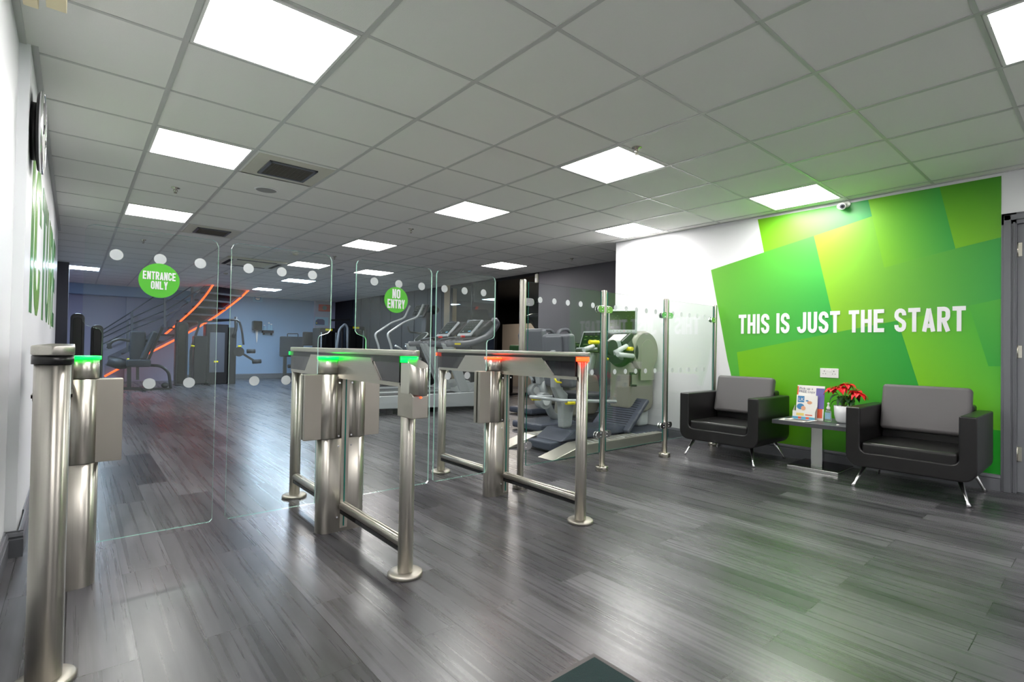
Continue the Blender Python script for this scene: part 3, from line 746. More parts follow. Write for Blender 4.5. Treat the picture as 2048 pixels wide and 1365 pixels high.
        b = MB().prism([(yc-.03, .695), (yf+.03, .695), (yf+.03, .83), (yf-.03, .82), (yc-.02, .80), (yc-.03, .79)], (cx-.038, 0, 0), (0, 1, 0), (0, 0, 1), (1, 0, 0), .076); b.build('reader_housing', 'steel_plate', t, bevel=.004)
        MB().cyl2((cx, yc-.029, .785), (cx, yc-.034, .785), .004, 0, 12).build('scanner_eye', 'led_r', t)
    return t
def dot(x, y, z, r, parent):
    b = MB(); disc_y(b, x, y, z, r); return b.build('frosted_dot', 'frost', parent)
def disc_y(mb, x, y, z, r, m=0, seg=28):
    mb.tube([(x, y, z), (x, y-.0006, z)], r, seg, m)
gate(-.405, 'speed_gate', 'leftmost stainless speed gate carrying the entrance only glass', .042, 'ngg', fat=True, wings=(1,))
gate(.77, 'speed_gate', 'middle stainless speed gate with green lights and ticket reader', .033, 'ggg', reader=True, wings=(-1, 1))
gate(1.905, 'speed_gate', 'right stainless speed gate with glowing red lights', .033, 'rrr', wings=(-1,))

# ================================================================ GLASS SCREENS
def screen_post(x, y, lab):
    t = thing('screen_post', lab, 'post', (x, y, 0), 0, 'slim stainless posts of the glass screen')
    MB().lathe([(.024, .02), (.024, 1.488), (.021, 1.5), (.001, 1.501)], x, y).build('tube', 'steel', t)
    MB().lathe([(.054, 0), (.054, .034), (.051, .038), (.024, .039)], x, y, 0, 32).build('floor_flange', 'nickel', t)
    return t
PX = [(2.10, .01), (3.01, .015), (3.93, .02), (4.86, .03)]
for (x, y), lab in zip(PX, ('stainless post nearest the red-lit gate', 'stainless post between first and second glass screens', 'stainless post left of the left armchair, between second and third screens', 'stainless post half hidden behind the left armchair')):
    tp = screen_post(x, y, lab)
    for zz in (1.34, .30):
        for sx in (-1, 1):
            if (x < 2.5 and sx < 0) or (x > 4.5 and sx > 0): continue
            o = [(0, -.028), (.05, -.028)] + [(.05+.028*math.cos(a), .028*math.sin(a)) for a in [(-PI/2+PI*k/8) for k in range(9)]] + [(.05, .028), (0, .028)]
            b = MB()
            for yy in (-.018, .006): b.prism(o, (x+sx*.018, y+yy, zz), (sx, 0, 0), (0, 0, 1), (0, 1, 0), .012)
            b.cyl2((x+sx*.04, y-.022, zz+.014), (x+sx*.04, y+.02, zz+.014), .004, 0, 8).cyl2((x+sx*.04, y-.022, zz-.014), (x+sx*.04, y+.02, zz-.014), .004, 0, 8)
            b.build('glass_clamp', 'chrome', tp, bevel=.002)
SCR = [(2.15, 2.965, .008, 'glass screen of the first bay, nearest the gates'), (3.055, 3.885, .015, 'glass screen of the second bay, in front of the arm exercise machine'), (3.975, 4.82, .022, 'glass screen of the third bay, before the white wall')]
for n_, (xa, xb, y, lab) in enumerate(SCR):
    gz = MB().box(xa, xb, y-.005, y+.005, .155, 1.487, 1)
    gz.m[2] = 0; gz.m[4] = 0
    s = tag(gz.build('glass_screen', ['glass', 'glass_edge_dark']), lab, 'glass screen', 'glass screens between the slim posts')
    xd = {0: [2.263+.1475*k for k in range(5)], 1: [3.154+.147*k for k in range(5)], 2: [4.04+.147*k for k in range(5)]}[n_]
    for x in xd: dot(x, y-.0065, 1.364, .0225, s); dot(x, y-.0065, .818, .0225, s)

# ================================================================ ARMCHAIRS
def armchair(yc, name_label):
    """faces the gates (-x); built around its own centre, then placed"""
    t = thing('armchair', name_label, 'armchair', (4.5, yc, 0), 0, 'black armchairs at the mural')
    hw, x0, x1 = .378, -.35, .31
    # U-shaped front profile swept front to back: arms and body in one shell
    ro, aw = .085, .095
    o = [(-hw, .60)]
    o += [(-hw+ro-ro*math.cos(PI/2*k/6), .16+ro-ro*math.sin(PI/2*k/6)) for k in range(7)]
    o += [(hw-ro+ro*math.sin(PI/2*k/6), .16+ro-ro*math.cos(PI/2*k/6)) for k in range(7)]
    o += [(hw, .60), (hw-aw, .60)]
    ri = .04
    o += [(hw-aw-ri+ri*math.cos(PI/2*k/4), .27+ri-ri*math.sin(PI/2*k/4)) for k in range(5)][0:]
    o += [(-hw+aw+ri-ri*math.sin(PI/2*k/4), .27+ri-ri*math.cos(PI/2*k/4)) for k in range(5)]
    o += [(-hw+aw, .60)]
    MB().prism(o, (x0, 0, 0), (0, 1, 0), (0, 0, 1), (1, 0, 0), x1-x0).build('body', 'leather', t, bevel=.012, seg=3, smooth=True, local=True)
    MB().box(x1-.12, x1, -hw+aw-.005, hw-aw+.005, .25, .64).build('back_rest', 'leather', t, bevel=.02, seg=3, smooth=True, local=True)
    MB().box(x0+.012, x1-.11, -hw+aw+.004, hw-aw-.004, .245, .345).build('seat_cushion', 'leather', t, bevel=.022, seg=4, smooth=True, local=True)
    R_ = Matrix.Translation((x1-.175, 0, .385)) @ Matrix.Rotation(math.radians(14), 4, 'Y')
    MB().box(-.045, .045, -hw+aw+.006, hw-aw-.006, 0.02, .385, 0, R_).build('back_cushion', 'grey_leather', t, bevel=.028, seg=4, smooth=True, local=True)
    for sx, sy in ((-1, -1), (-1, 1), (1, -1), (1, 1)):
        a = Vector((-.24 if sx < 0 else .22, sy*.27, .17)); e = Vector((-.325 if sx < 0 else .31, sy*.335, 0))
        MB().tube([a, a.lerp(e, .82), a.lerp(e, .87), e], [.017, .0085, .011, .015], 14).build('leg', 'chrome', t, local=True)
    return t
a1 = armchair(-1.795, 'black armchair with grey back cushion, right of the table by the door')
dup(a1, (4.5, -.378, 0), 0, 'black armchair with grey back cushion, left of the table near the glass screen')

# ================================================================ SIDE TABLE AND WHAT IS ON IT
t = thing('side_table', 'low dark grey table with chrome pedestal between the two armchairs', 'table', (4.66, -1.08, 0))
TZ = .42
MB().box(4.32, 4.87, -1.38, -.80, TZ-.035, TZ).build('table_top', 'table', t, bevel=.002)
MB().box(4.56, 4.60, -1.12, -1.03, .02, TZ-.035).build('column', 'chrome', t, bevel=.004)
MB().box(4.60, 4.66, -1.10, -1.05, .02, TZ-.035).build('column_core', 'black', t)
MB().box(4.47, 4.87, -1.27, -.87, 0, .018, 0).build('base_plate', 'chrome', t, bevel=.003)
MB().box(4.475, 4.865, -1.265, -.875, .018, .022).build('base_cover', 'black_gloss', t)
# magazines lying flat
for (x0, y0, rot, dz, lab) in ((4.33, -.86, .12, 0, 'magazine lying flat on the table edge, under the other'), (4.37, -.90, -.08, .004, 'magazine lying flat on top of another beside the leaflet stand')):
    Rm = Matrix.Translation((x0+.07, y0-.09, TZ+dz+.001)) @ Matrix.Rotation(rot, 4, 'Z')
    b = MB().box(-.075, .075, -.10, .10, 0, .003, 0, Rm); b.box(-.06, .02, -.08, .06, .003, .0035, 1, Rm); b.box(.03, .065, -.08, .08, .003, .0035, 2, Rm)
    tag(b.build('magazine', ['paper', 'mach_dark', 'teal_ink']), lab, 'magazine', 'magazines on the table')
# leaflet stand with its printed card and copies
def lean(x, y, z, deg, rz=0): return Matrix.Translation((x, y, z)) @ Matrix.Rotation(rz, 4, 'Z') @ Matrix.Rotation(math.radians(deg), 4, 'Y')
t = thing('leaflet_stand', 'printed leaflet stand reading Pick up a FREE copy, on the table', 'leaflet stand', (4.58, -1.0, TZ+.001), 0)
def card(mb, R_, w, h, d, m): mb.box(0, d, -w, 0, 0, h, m, R_)
Rb = lean(4.56, -.905, TZ+.001, 10, .10)
b = MB(); card(b, Rb, .215, .30, .004, 0); b.build('back_card', ['paper'], t)
b = MB()
b.box(-.001, 0, -.215, -.150, .10, .28, 0, Rb).box(-.001, 0, -.205, -.155, .02, .10, 1, Rb).box(-.001, 0, -.010, .0, .05, .29, 2, Rb)
uR = (Rb.to_3x3() @ Vector((0, -1, 0))); vR = (Rb.to_3x3() @ Vector((0, 0, 1))); nR = (Rb.to_3x3() @ Vector((-1, 0, 0)))
textmesh('Pick up a', .030, 'print', None, Rb @ Vector((-.001, -.016, .262)), uR, vR, nR, mb=b, mi=3)
textmesh('FREE copy', .030, 'print', None, Rb @ Vector((-.001, -.014, .234)), uR, vR, nR, mb=b, mi=3)
b.build('card_print', ['purple_ink', 'orange_ink', 'orange_ink', 'navy_ink'], t)
Rc = lean(4.535, -.912, TZ+.001, 10, .10)
b = MB(); card(b, Rc, .165, .215, .012, 0); b.build('leaflets', ['paper'], t)
b = MB(); f2 = lambda y0, y1, z0, z1, m: b.box(-.0012, -.0002, -y1, -y0, z0, z1, m, Rc)
f2(.010, .062, .150, .205, 0); f2(.070, .150, .12, .20, 1)
uR = (Rc.to_3x3() @ Vector((0, -1, 0))); vR = (Rc.to_3x3() @ Vector((0, 0, 1))); nR = (Rc.to_3x3() @ Vector((-1, 0, 0)))
textmesh('LK', .040, 'print', None, Rc @ Vector((-.0015, -.014, .162)), uR, vR, nR, mb=b, mi=2)
def blob(y, z, ry, rz_, m, off=.0016):
    q = Rc @ Vector((0, 0, 0)); P = [(ry*math.cos(2*PI*k/16), rz_*math.sin(2*PI*k/16)) for k in range(16)]
    b.prism(P, Rc @ Vector((-off, -y, z)), uR, vR, nR, .0004, m)
blob(.035, .112, .030, .026, 0); blob(.058, .098, .018, .02, 3, .002); blob(.105, .150, .02, .014, 3, .002); blob(.085, .165, .012, .006, 4, .002)
b.build('leaflet_print', ['blue_ink', 'paper', 'paper', 'skin_ink', 'blue_ink'], t)
Rd = lean(4.50, -.90, TZ+.001, 4, .10)
b = MB(); card(b, Rd, .175, .075, .002, 0); b.prism([(0, 0), (.05, 0), (.06, .12), (.012, .075)], Rd @ Vector((0, -.175, 0)), (1, 0, 0), (0, 0, 1), (0, 1, 0), .002, 1); b.prism([(0, 0), (.05, 0), (.06, .12), (.012, .075)], Rd @ Vector((0, 0, 0)), (1, 0, 0), (0, 0, 1), (0, 1, 0), .002, 1)
b.build('pocket', ['paper', 'card_grey'], t)
b = MB(); b.box(-.001, 0, -.175, 0, .0, .026, 0, Rd).box(-.0014, -.0008, -.07, -.045, 0, .026, 1, Rd).box(-.0014, -.0008, -.13, -.105, 0, .026, 1, Rd).box(-.001, 0, -.09, -.03, .035, .058, 2, Rd).box(-.001, 0, -.155, -.10, .04, .048, 1, Rd).build('pocket_print', ['teal_ink', 'orange_ink', 'yellow_ink'], t)
# hand sanitiser
t = thing('sanitiser_bottle', 'clear pump bottle of hand sanitiser between leaflets and plant', 'bottle', (4.56, -1.165, TZ))
MB().ring_loft([[(4.56+a*s, -1.165+b_*s, TZ+z) for a, b_ in [(x-.016, y-.026) for x, y in rrect(.032, .052, .012)]] for z, s in ((.001, .95), (.01, 1), (.085, .86), (.095, .82), (.105, .45))]).build('bottle', 'clear', t)
MB().box(4.56-.0155, 4.56-.0145, -1.187, -1.143, TZ+.025, TZ+.08).build('label', 'gel', t)
MB().lathe([(.013, .105), (.014, .125), (.009, .13), (.005, .15), (.009, .152), (.009, .162), (.002, .165)], 4.56, -1.165, 0, 16).build('pump', 'white', t).location.z += TZ
# poinsettia
t = thing('potted_poinsettia', 'red poinsettia in a round white pot on the table', 'plant', (4.60, -1.275, TZ))
px_, py_ = 4.60, -1.272
MB().lathe([(.050, TZ+.001), (.062, TZ+.02), (.073, TZ+.07), (.076, TZ+.145), (.071, TZ+.145), (.069, TZ+.125), (.001, TZ+.12)], px_, py_, 0, 36).build('pot', 'pot', t)
MB().cyl(px_, py_, TZ+.118, TZ+.126, .067).build('soil', 'soil', t)
b = MB(); rnd = random.Random(5)
heads = [(-.045, .07, .285), (.0, -.02, .325), (.02, -.085, .275), (-.01, .02, .30), (-.03, -.11, .26)]
for dx, dy, z in heads: b.tube([(px_, py_, TZ+.12), (px_+dx*.4, py_+dy*.4, TZ+.12+(z-.12)*.6), (px_+dx, py_+dy, TZ+z)], .004, 7)
b.build('stems', 'stem', t)
def leaf(mb, c, az, tilt, ln, wd, m=0):
    R_ = Matrix.Translation(c) @ Matrix.Rotation(az, 4, 'Z') @ Matrix.Rotation(tilt, 4, 'Y')
    rows = [(0, .02), (.2, .7), (.42, 1), (.7, .62), (1, .02)]; vs = []
    for s_, ww in rows:
        z = .18*ln*math.sin(s_*PI*.9)-.25*ln*s_*s_
        for q in (-1, 0, 1): vs.append(R_ @ Vector((s_*ln, q*wd*ww, z+(.18*wd if q else 0))))
    fs = []
    for i in range(4):
        for k in range(2): a = i*3+k; fs.append((a, a+1, a+4, a+3))
    mb._add(vs, fs, m, True)
for (dx, dy, z) in heads:
    b = MB()
    for k in range(8): leaf(b, (px_+dx, py_+dy, TZ+z), 2*PI*k/8+rnd.random()*.5, .15+rnd.random()*.5, .062+rnd.random()*.03, .02+rnd.random()*.006)
    for k in range(4): leaf(b, (px_+dx, py_+dy, TZ+z+.006), 2*PI*k/4+rnd.random(), -.25, .035, .012)
    b.build('flower', 'poin_red', t)
b = MB()
for k in range(20):
    a = 2*PI*k/20+rnd.random()*.3; dx = rnd.uniform(-.03, .03); dy = rnd.uniform(-.07, .05)
    leaf(b, (px_+dx, py_+dy, TZ+rnd.uniform(.19, .245)), a, rnd.uniform(.35, .9), rnd.uniform(.07, .10), rnd.uniform(.02, .028))
b.build('leaves', 'poin_green', t)
tag(MB().ell((4.36, -1.30, TZ+.006), .010, .012, .006).build('crumpled_paper', 'paper'), 'tiny white scrap of paper on the table edge', 'paper')
# entrance mat
t = thing('floor_mat', 'dark green entrance mat with rubber edge, bottom edge of photo', 'mat', (.3, -2.4, 0))
MB().box(-.35, .965, -3.6, -1.655, 0, .004).build('rubber_edge', 'rubber', t)
MB().box(-.33, .945, -3.58, -1.675, .004, .008).build('pile', 'cloth_mat', t)

# ================================================================ GYM: arm exercise machine with ramps
def logo_plate(mb_parent, o, u, v, n, w_, h_, text=None):
    b = MB(); b.prism([(0, 0), (w_, 0), (w_*1.03, h_*.5), (w_, h_), (0, h_), (-w_*.03, h_*.5)], o, u, v, n, .002, 0)
    if text: textmesh(text, h_*.62, 'print', None, Vector(o)+Vector(u)*w_*.05+Vector(v)*h_*.28, u, v, n, mb=b, mi=1, ext=.0026, squash=w_*.92/(h_*.62*.66*len(text)))
    return b.build('logo_plate', ['yellow', 'black'], mb_parent)
t = thing('arm_exercise_machine', 'grey arm-crank exercise machine with ramps behind the glass screens', 'exercise machine', (3.9, .9, 0))
def ramp(y0, y1, xs=0):
    b = MB(); x0 = 2.92+xs
    b.prism([(x0, .004), (4.66, .004), (4.66, .10), (3.32+xs, .10)], (0, y0, 0), (1, 0, 0), (0, 0, 1), (0, 1, 0), y1-y0)
    r_ = b.build('ramp', 'ramp', t, bevel=.003)
    b = MB()
    for k in range(16):
        x = 3.36+xs+k*.08
        if x < 4.62: b.bar((x, y0+.04, .1015), (x+.04, y1-.04, .1015), .007, .004)
    b.build('tread_rib', 'mach_white', r_)
ramp(.50, .70); ramp(1.16, 1.36)
# seat sledge between the ramps
MB().box(3.14, 3.50, .76, 1.08, .02, .10).build('seat_base', 'mach_navy', t, bevel=.015)
MB().prism([(3.25, .10), (4.35, .10), (4.35, .17), (3.62, .20), (3.42, .20)], (0, .72, 0), (1, 0, 0), (0, 0, 1), (0, 1, 0), .38).build('centre_cover', 'mach_navy', t, bevel=.02)
MB().box(4.30, 4.92, .60, 1.30, 0.004, .11).build('front_base', 'mach_navy', t, bevel=.02)
# seat post, seat, back
MB().prism([(3.28, .99), (3.40, .99), (3.42, .60), (3.60, .47), (3.55, .20), (3.42, .20), (3.40, .44), (3.30, .62)], (0, .86, 0), (1, 0, 0), (0, 0, 1), (0, 1, 0), .08).build('seat_post', 'mach_light', t, bevel=.02)
MB().box(3.48, 3.90, .70, 1.10, .47, .56).build('seat', 'mach_pad', t, bevel=.035, seg=4, smooth=True)
Rk = Matrix.Translation((3.42, .9, .62)) @ Matrix.Rotation(math.radians(-6), 4, 'Y')
MB().box(-.05, .05, -.20, .20, 0, .54, 0, Rk).build('backrest', 'mach_grey', t, bevel=.035, seg=4, smooth=True)
MB().box(-.075, -.05, -.11, .11, .30, .52, 0, Rk).build('backrest_cover', 'mach_grey', t, bevel=.012, seg=3)
for y in (.66, 1.14):
    MB().tube(smooth_path([(3.30, .9, .50), (3.20, y, .51), (3.55, y, .49), (4.00, y, .46)], .05), .018, 12).build('side_handle', 'mach_silver', t)
    MB().cyl2((3.25, y, .49), (3.36, y, .485), .021, 0, 12).build('grip', 'yellow', t)
MB().tube(smooth_path([(3.27, .84, .72), (3.27, .82, .68), (3.34, .82, .67)], .02), .010, 8).build('adjust_lever', 'yellow', t)
# tower: flattened rounded column with a big round head
P = [(-.245*.62, 0)]
b = MB(); seg = 26
pr = [(4.43, .37), (4.47, .31), (4.56, .28), (4.76, .28), (4.86, .31), (4.90, .38), (4.90, .92), (4.90, 1.02), (4.43, .98)]
b.prism(pr, (0, .80, 0), (1, 0, 0), (0, 0, 1), (0, 1, 0), .30); b.build('tower', 'mach_olive', t, bevel=.04, seg=4, smooth=True)
MB().box(4.70, 4.90, .86, 1.04, .10, .34).build('tower_foot', 'mach_white', t, bevel=.05, seg=4)
b = MB().tube([(4.68, .76, .985), (4.68, .80, .985), (4.68, 1.10, .985), (4.68, 1.14, .985)], [.225, .245, .245, .225], 40); b.build('round_head', 'mach_olive', t)
b = MB(); o2 = [(.13*math.cos(PI*k/14), .13*math.sin(PI*k/14)) for k in range(15)] + [(-.13, -.34), (.13, -.34)]
b.prism(o2, (4.70, .755, 1.0), (1, 0, 0), (0, 0, 1), (0, 1, 0), .01); b.build('head_cover_rim', 'mach_olive', t, bevel=.004)
MB().tube([(4.50, .95, .98), (4.36, .95, .98)], [.21, .14], 28).build('drive_hub', 'mach_dark', t)
MB().prism([(4.30, 1.10), (4.46, 1.20), (4.52, 1.20), (4.52, .9), (4.40, .9)], (0, .82, 0), (1, 0, 0), (0, 0, 1), (0, 1, 0), .24).build('neck', 'mach_dark', t, bevel=.01)
MB().prism([(4.315, 1.105), (4.43, 1.178), (4.425, 1.186), (4.31, 1.113)], (0, .85, 0), (1, 0, 0), (0, 0, 1), (0, 1, 0), .18).build('instruction_card', 'paper', t)
MB().prism([(4.10, 1.10), (4.52, 1.115), (4.52, .88), (4.38, .88), (4.22, .97), (4.08, .98)], (0, .84, 0), (1, 0, 0), (0, 0, 1), (0, 1, 0), .05).build('crank_housing', 'mach_light', t, bevel=.012)
MB().tube([(4.12, .95, 1.03), (4.12, .80, 1.03)], [.085, .085], 24).build('crank_disc', 'mach_dark', t)
for (x0, z0, x1, z1, y, gy) in ((4.13, .97, 4.36, 1.05, .80, 1), (4.15, .955, 4.42, .94, .76, 0), (4.12, 1.04, 3.96, 1.0, 1.08, 1)):
    h_ = MB().tube([(x0, y, z0), (x1, y, z1)], .026, 14).build('crank_arm', 'mach_white', t)
MB().cyl2((4.36, .72, 1.02), (4.36, .80, 1.02), .022, 0, 12).build('hand_grip', 'yellow', t)
MB().cyl2((3.98, .84, .935), (4.02, .78, .90), .022, 0, 12, .012).build('hand_grip', 'yellow', t)
MB().cyl2((3.90, .95, 1.085), (4.02, .92, 1.085), .022, 0, 12).build('hand_grip', 'yellow', t)
# console
Rk = Matrix.Translation((4.47, .95, 1.19)) @ Matrix.Rotation(math.radians(30), 4, 'Z') @ Matrix.Rotation(math.radians(6), 4, 'Y')
c_ = MB().box(-.02, .03, -.165, .165, 0, .29, 0, Rk).build('console', 'mach_silver', t, bevel=.02, seg=4, smooth=True)
b = MB().box(-.023, -.02, -.145, .145, .048, .265, 0, Rk).box(-.0235, -.02, -.145, .145, .022, .048, 2, Rk)
for k in range(10): b.box(-.0245, -.023, -.13+.02*(k % 5)+(.16 if k > 4 else 0), -.122+.02*(k % 5)+(.16 if k > 4 else 0), .21-.02*(k % 3), .214-.02*(k % 3), 1, Rk)
for k in range(6): b.box(-.0245, -.023, -.11+.04*k, -.10+.04*k, .028, .036, 1 if k != 2 else 3, Rk)
b.build('screen', ['screen', 'screen_txt', 'mach_silver', 'red'], c_)
# foot plate
Rk = Matrix.Translation((4.20, .92, .13)) @ Matrix.Rotation(math.radians(-42), 4, 'Y')
fp = MB().box(.0, .50, -.27, .27, -.05, .0, 0, Rk).build('foot_plate', 'mach_navy', t, bevel=.02, seg=3)
b = MB()
for k in range(13): b.box(.06+k*.032, .064+k*.032, -.20, .20, 0, .004, 0, Rk)
b.build('grip_rib', 'mach_dark', fp)
MB().lathe([(.036, .735), (.036, .755), (.028, .757)], 4.42, .74, 0).lathe([(.036, .60), (.036, .62), (.028, .622)], 4.42, .74, 0).box(4.415, 4.425, .77, .80, .6, .755).build('bottle_holder', 'black', t)
logo_plate(t, (4.62, .797, .86), (1, 0, 0), (0, 0, 1), (0, -1, 0), .135, .045, 'TECHNOGYM')

# ---------------------------------------------------------------- recumbent bikes
def bike(loc, rz, label):
    t = thing('exercise_bike', label, 'exercise bike', loc, rz, 'exercise bikes behind the glass screen')
    B = lambda mb, n_, m_, **k: mb.build(n_, m_, t, local=True, **k)
    B(MB().box(-.62, .02, -.26, .26, .02, .11), 'rear_base', 'mach_navy', bevel=.03, seg=3)
    B(MB().box(.78, 1.02, -.26, .26, .02, .11), 'front_base', 'mach_navy', bevel=.03, seg=3)
    B(MB().tube(smooth_path([(-.36, 0, .60), (-.28, 0, .35), (-.14, 0, .12), (.4, 0, .10), (.9, 0, .10)], .15), [.06]*16 if False else .05, 14), 'frame', 'mach_light')
    B(MB().prism([(-.06, .13), (.55, .12), (.72, .30), (.60, .66), (.22, .72), (-.02, .40)], (0, -.10, 0), (1, 0, 0), (0, 0, 1), (0, 1, 0), .20), 'drive_cover', 'mach_olive', bevel=.035, seg=4, smooth=True)
    B(MB().bar((.0, -.11, .30), (.36, -.11, .52), .02, .07, up=(0, 0, 1)), 'cover_stripe', 'mach_white', bevel=.006)
    B(MB().tube([(-.43, -.16, .37), (-.43, -.06, .37)], .10, 28).tube([(-.43, -.175, .37), (-.43, -.155, .37)], .055, 24, 1), 'wheel', ['mach_light', 'mach_white'])
    B(MB().box(-.34, .10, -.22, .22, .56, .65), 'seat', 'mach_pad', bevel=.035, seg=4, smooth=True)
    Rk = Matrix.Translation((-.40, 0, .68)) @ Matrix.Rotation(math.radians(-10), 4, 'Y')
    B(MB().box(-.05, .05, -.18, .18, 0, .58, 0, Rk), 'backrest', 'mach_grey', bevel=.04, seg=4, smooth=True)
    B(MB().prism([(-.50, .95), (-.42, .95), (-.34, .60), (-.42, .56)], (0, -.04, 0), (1, 0, 0), (0, 0, 1), (0, 1, 0), .08), 'back_support', 'mach_light', bevel=.01)
    for y in (-.27, .27):
        B(MB().tube(smooth_path([(-.38, y*.5, .60), (-.34, y, .68), (.05, y, .74)], .06), .016, 10), 'side_handle', 'mach_silver')
        B(MB().tube([(.02, y, .735), (.10, y, .745)], .02, 10), 'grip', 'grip')
    B(MB().tube(smooth_path([(-.32, -.17, .98), (-.24, -.17, 1.24), (-.04, -.15, 1.26), (.12, -.12, 1.02)], .07), .020, 12), 'hand_bar', 'mach_grey')
    B(MB().tube(smooth_path([(-.32, .17, .98), (-.24, .17, 1.24), (-.04, .15, 1.26), (.12, .12, 1.02)], .07), .020, 12), 'hand_bar', 'mach_grey')
    B(MB().prism([(.40, .60), (.54, .60), (.66, .98), (.58, 1.02)], (0, -.05, 0), (1, 0, 0), (0, 0, 1), (0, 1, 0), .10), 'mast', 'mach_light', bevel=.02)
    Rk = Matrix.Translation((.56, 0, 1.0)) @ Matrix.Rotation(math.radians(22), 4, 'Y')
    c = B(MB().box(-.02, .02, -.22, .22, 0, .28, 0, Rk), 'console', 'mach_silver', bevel=.015, seg=3, smooth=True)
    b = MB().box(-.023, -.02, -.195, .195, .03, .25, 0, Rk)
    for k in range(8): b.box(-.0245, -.023, -.16+.09*(k % 4), -.12+.09*(k % 4), .19-.05*(k//4), .196-.05*(k//4), 1, Rk)
    b.box(-.0245, -.023, -.05, .02, .11, .135, 1, Rk).box(-.0245, -.023, -.16, .14, .07, .077, 1, Rk)
    b.build('screen', ['screen', 'screen_txt'], c, local=True)
    B(MB().tube([(.52, -.30, .98), (.52, .30, .98)], .018, 10), 'console_bar', 'black')
    for y in (-.14, .14):
        B(MB().bar((.50, y, .36), (.62, y, .30 if y < 0 else .44), .02, .03).box(.57, .67, y-.05, y+.05, .285 if y < 0 else .425, .315 if y < 0 else .455), 'pedal', 'black')
    b = MB().prism([(.0, 0), (.10, 0), (.103, .018), (.1, .035), (0, .035), (-.003, .018)], (.16, -.101, .60), (1, 0, 0), (0, 0, 1), (0, -1, 0), .003)
    B(b, 'logo_plate', 'yellow')
    return t
bk = bike((4.46, 1.90, 0), 0, 'grey recumbent exercise bike directly behind the first glass screen')
dup(bk, (5.42, 3.1, 0), 0, 'farther recumbent exercise bike behind the first one, next to the studio opening')

# ---------------------------------------------------------------- treadmills
def treadmill(loc, rz, label):
    t = thing('treadmill', label, 'treadmill', loc, rz, 'treadmills facing the dark window')
    B = lambda mb, n_, m_, **k: mb.build(n_, m_, t, local=True, **k)
    B(MB().box(.05, 2.05, .10, .70, .10, .20), 'deck_frame', 'black')
    B(MB().box(.06, 1.50, .13, .67, .20, .262), 'belt', 'belt', bevel=.015)
    for y0, y1 in ((0, .13), (.67, .80)):
        B(MB().prism([(.0, .10), (1.98, .065), (2.05, .12), (2.05, .27), (1.9, .30), (.06, .285), (.0, .25)], (0, y0, 0), (1, 0, 0), (0, 0, 1), (0, 1, 0), y1-y0), 'side_cover', 'mach_silver', bevel=.012, seg=3)
        B(MB().box(.05, 1.55, y0+.015, y1-.015, .285, .295), 'foot_rail', 'mach_dark', bevel=.003)
    B(MB().prism([(1.45, .27), (2.05, .27), (2.10, .33), (2.0, .42), (1.62, .37)], (0, .12, 0), (1, 0, 0), (0, 0, 1), (0, 1, 0), .56), 'motor_cover', 'mach_light', bevel=.03, seg=3)
    for x in (.2, 1.85):
        B(MB().box(x, x+.1, .15, .65, .0, .10), 'foot', 'black')
    for y in (.05, .75):
        B(MB().prism([(1.02, 1.06), (1.20, 1.06), (1.52, .30), (1.36, .30)], (0, y-.03, 0), (1, 0, 0), (0, 0, 1), (0, 1, 0), .06), 'upright', 'mach_light', bevel=.012, seg=3)
        pth = smooth_path([(1.10, y, 1.05), (1.52, y, 1.065), (1.86, y, 1.20), (2.02, y, 1.40), (1.97, y, 1.46)], .16)
        n_ = len(pth)
        B(MB().tube([(1.075, y, 1.05)]+[tuple(p) for p in pth]+[(1.92, y, 1.475)], [.028]+[.052]*n_+[.03], 16), 'handrail', 'mach_grey')
    B(MB().prism([(1.35, 1.06), (1.62, 1.12), (1.68, 1.18), (1.42, 1.14)], (0, .07, 0), (1, 0, 0), (0, 0, 1), (0, 1, 0), .66), 'tray', 'mach_dark', bevel=.02)
    B(MB().tube([(1.30, .10, 1.13), (1.44, .34, 1.17), (1.44, .46, 1.17), (1.30, .70, 1.13)], .018, 12), 'grab_bar', 'mach_dark')
    B(MB().box(1.43, 1.49, .17, .23, 1.165, 1.20), 'stop_key', 'red', bevel=.008)
    Rk = Matrix.Translation((1.58, .4, 1.19)) @ Matrix.Rotation(math.radians(42), 4, 'Y')
    c = B(MB().box(-.025, .015, -.235, .235, 0, .36, 0, Rk), 'console', 'mach_silver', bevel=.015, seg=3, smooth=True)
    b = MB().box(-.028, -.025, -.205, .205, .05, .34, 0, Rk)
    for k in range(12): b.box(-.0295, -.028, -.17+.09*(k % 4), -.13+.09*(k % 4), .29-.06*(k//4), .296-.06*(k//4), 1, Rk)
    b.box(-.0295, -.028, -.17, -.08, .075, .10, 2, Rk).box(-.0295, -.028, .08, .13, .08, .10, 1, Rk)
    b.build('screen', ['screen', 'mach_light', 'teal_ink'], c, local=True)
    B(MB().prism([(1.66, 1.18), (1.98, 1.40), (2.0, 1.46), (1.92, 1.47), (1.62, 1.24)], (0, .10, 0), (1, 0, 0), (0, 0, 1), (0, 1, 0), .60), 'console_back', 'mach_dark', bevel=.03, seg=3)
    b = MB().prism([(0, 0), (.10, 0), (.103, .014), (.1, .028), (0, .028), (-.003, .014)], (1.22, -.005, 1.045), (1, 0, 0), (0, 0, 1), (0, -1, 0), .003)
    B(b, 'logo_plate', 'yellow')
    return t
tm = treadmill((2.95, 4.10, 0), math.radians(-8), 'treadmill nearest the right speed gate, in front of its twin')
dup(tm, (2.95+.12, 4.10+.86, 0), math.radians(-8), 'treadmill behind the nearest treadmill, farther from the gates')

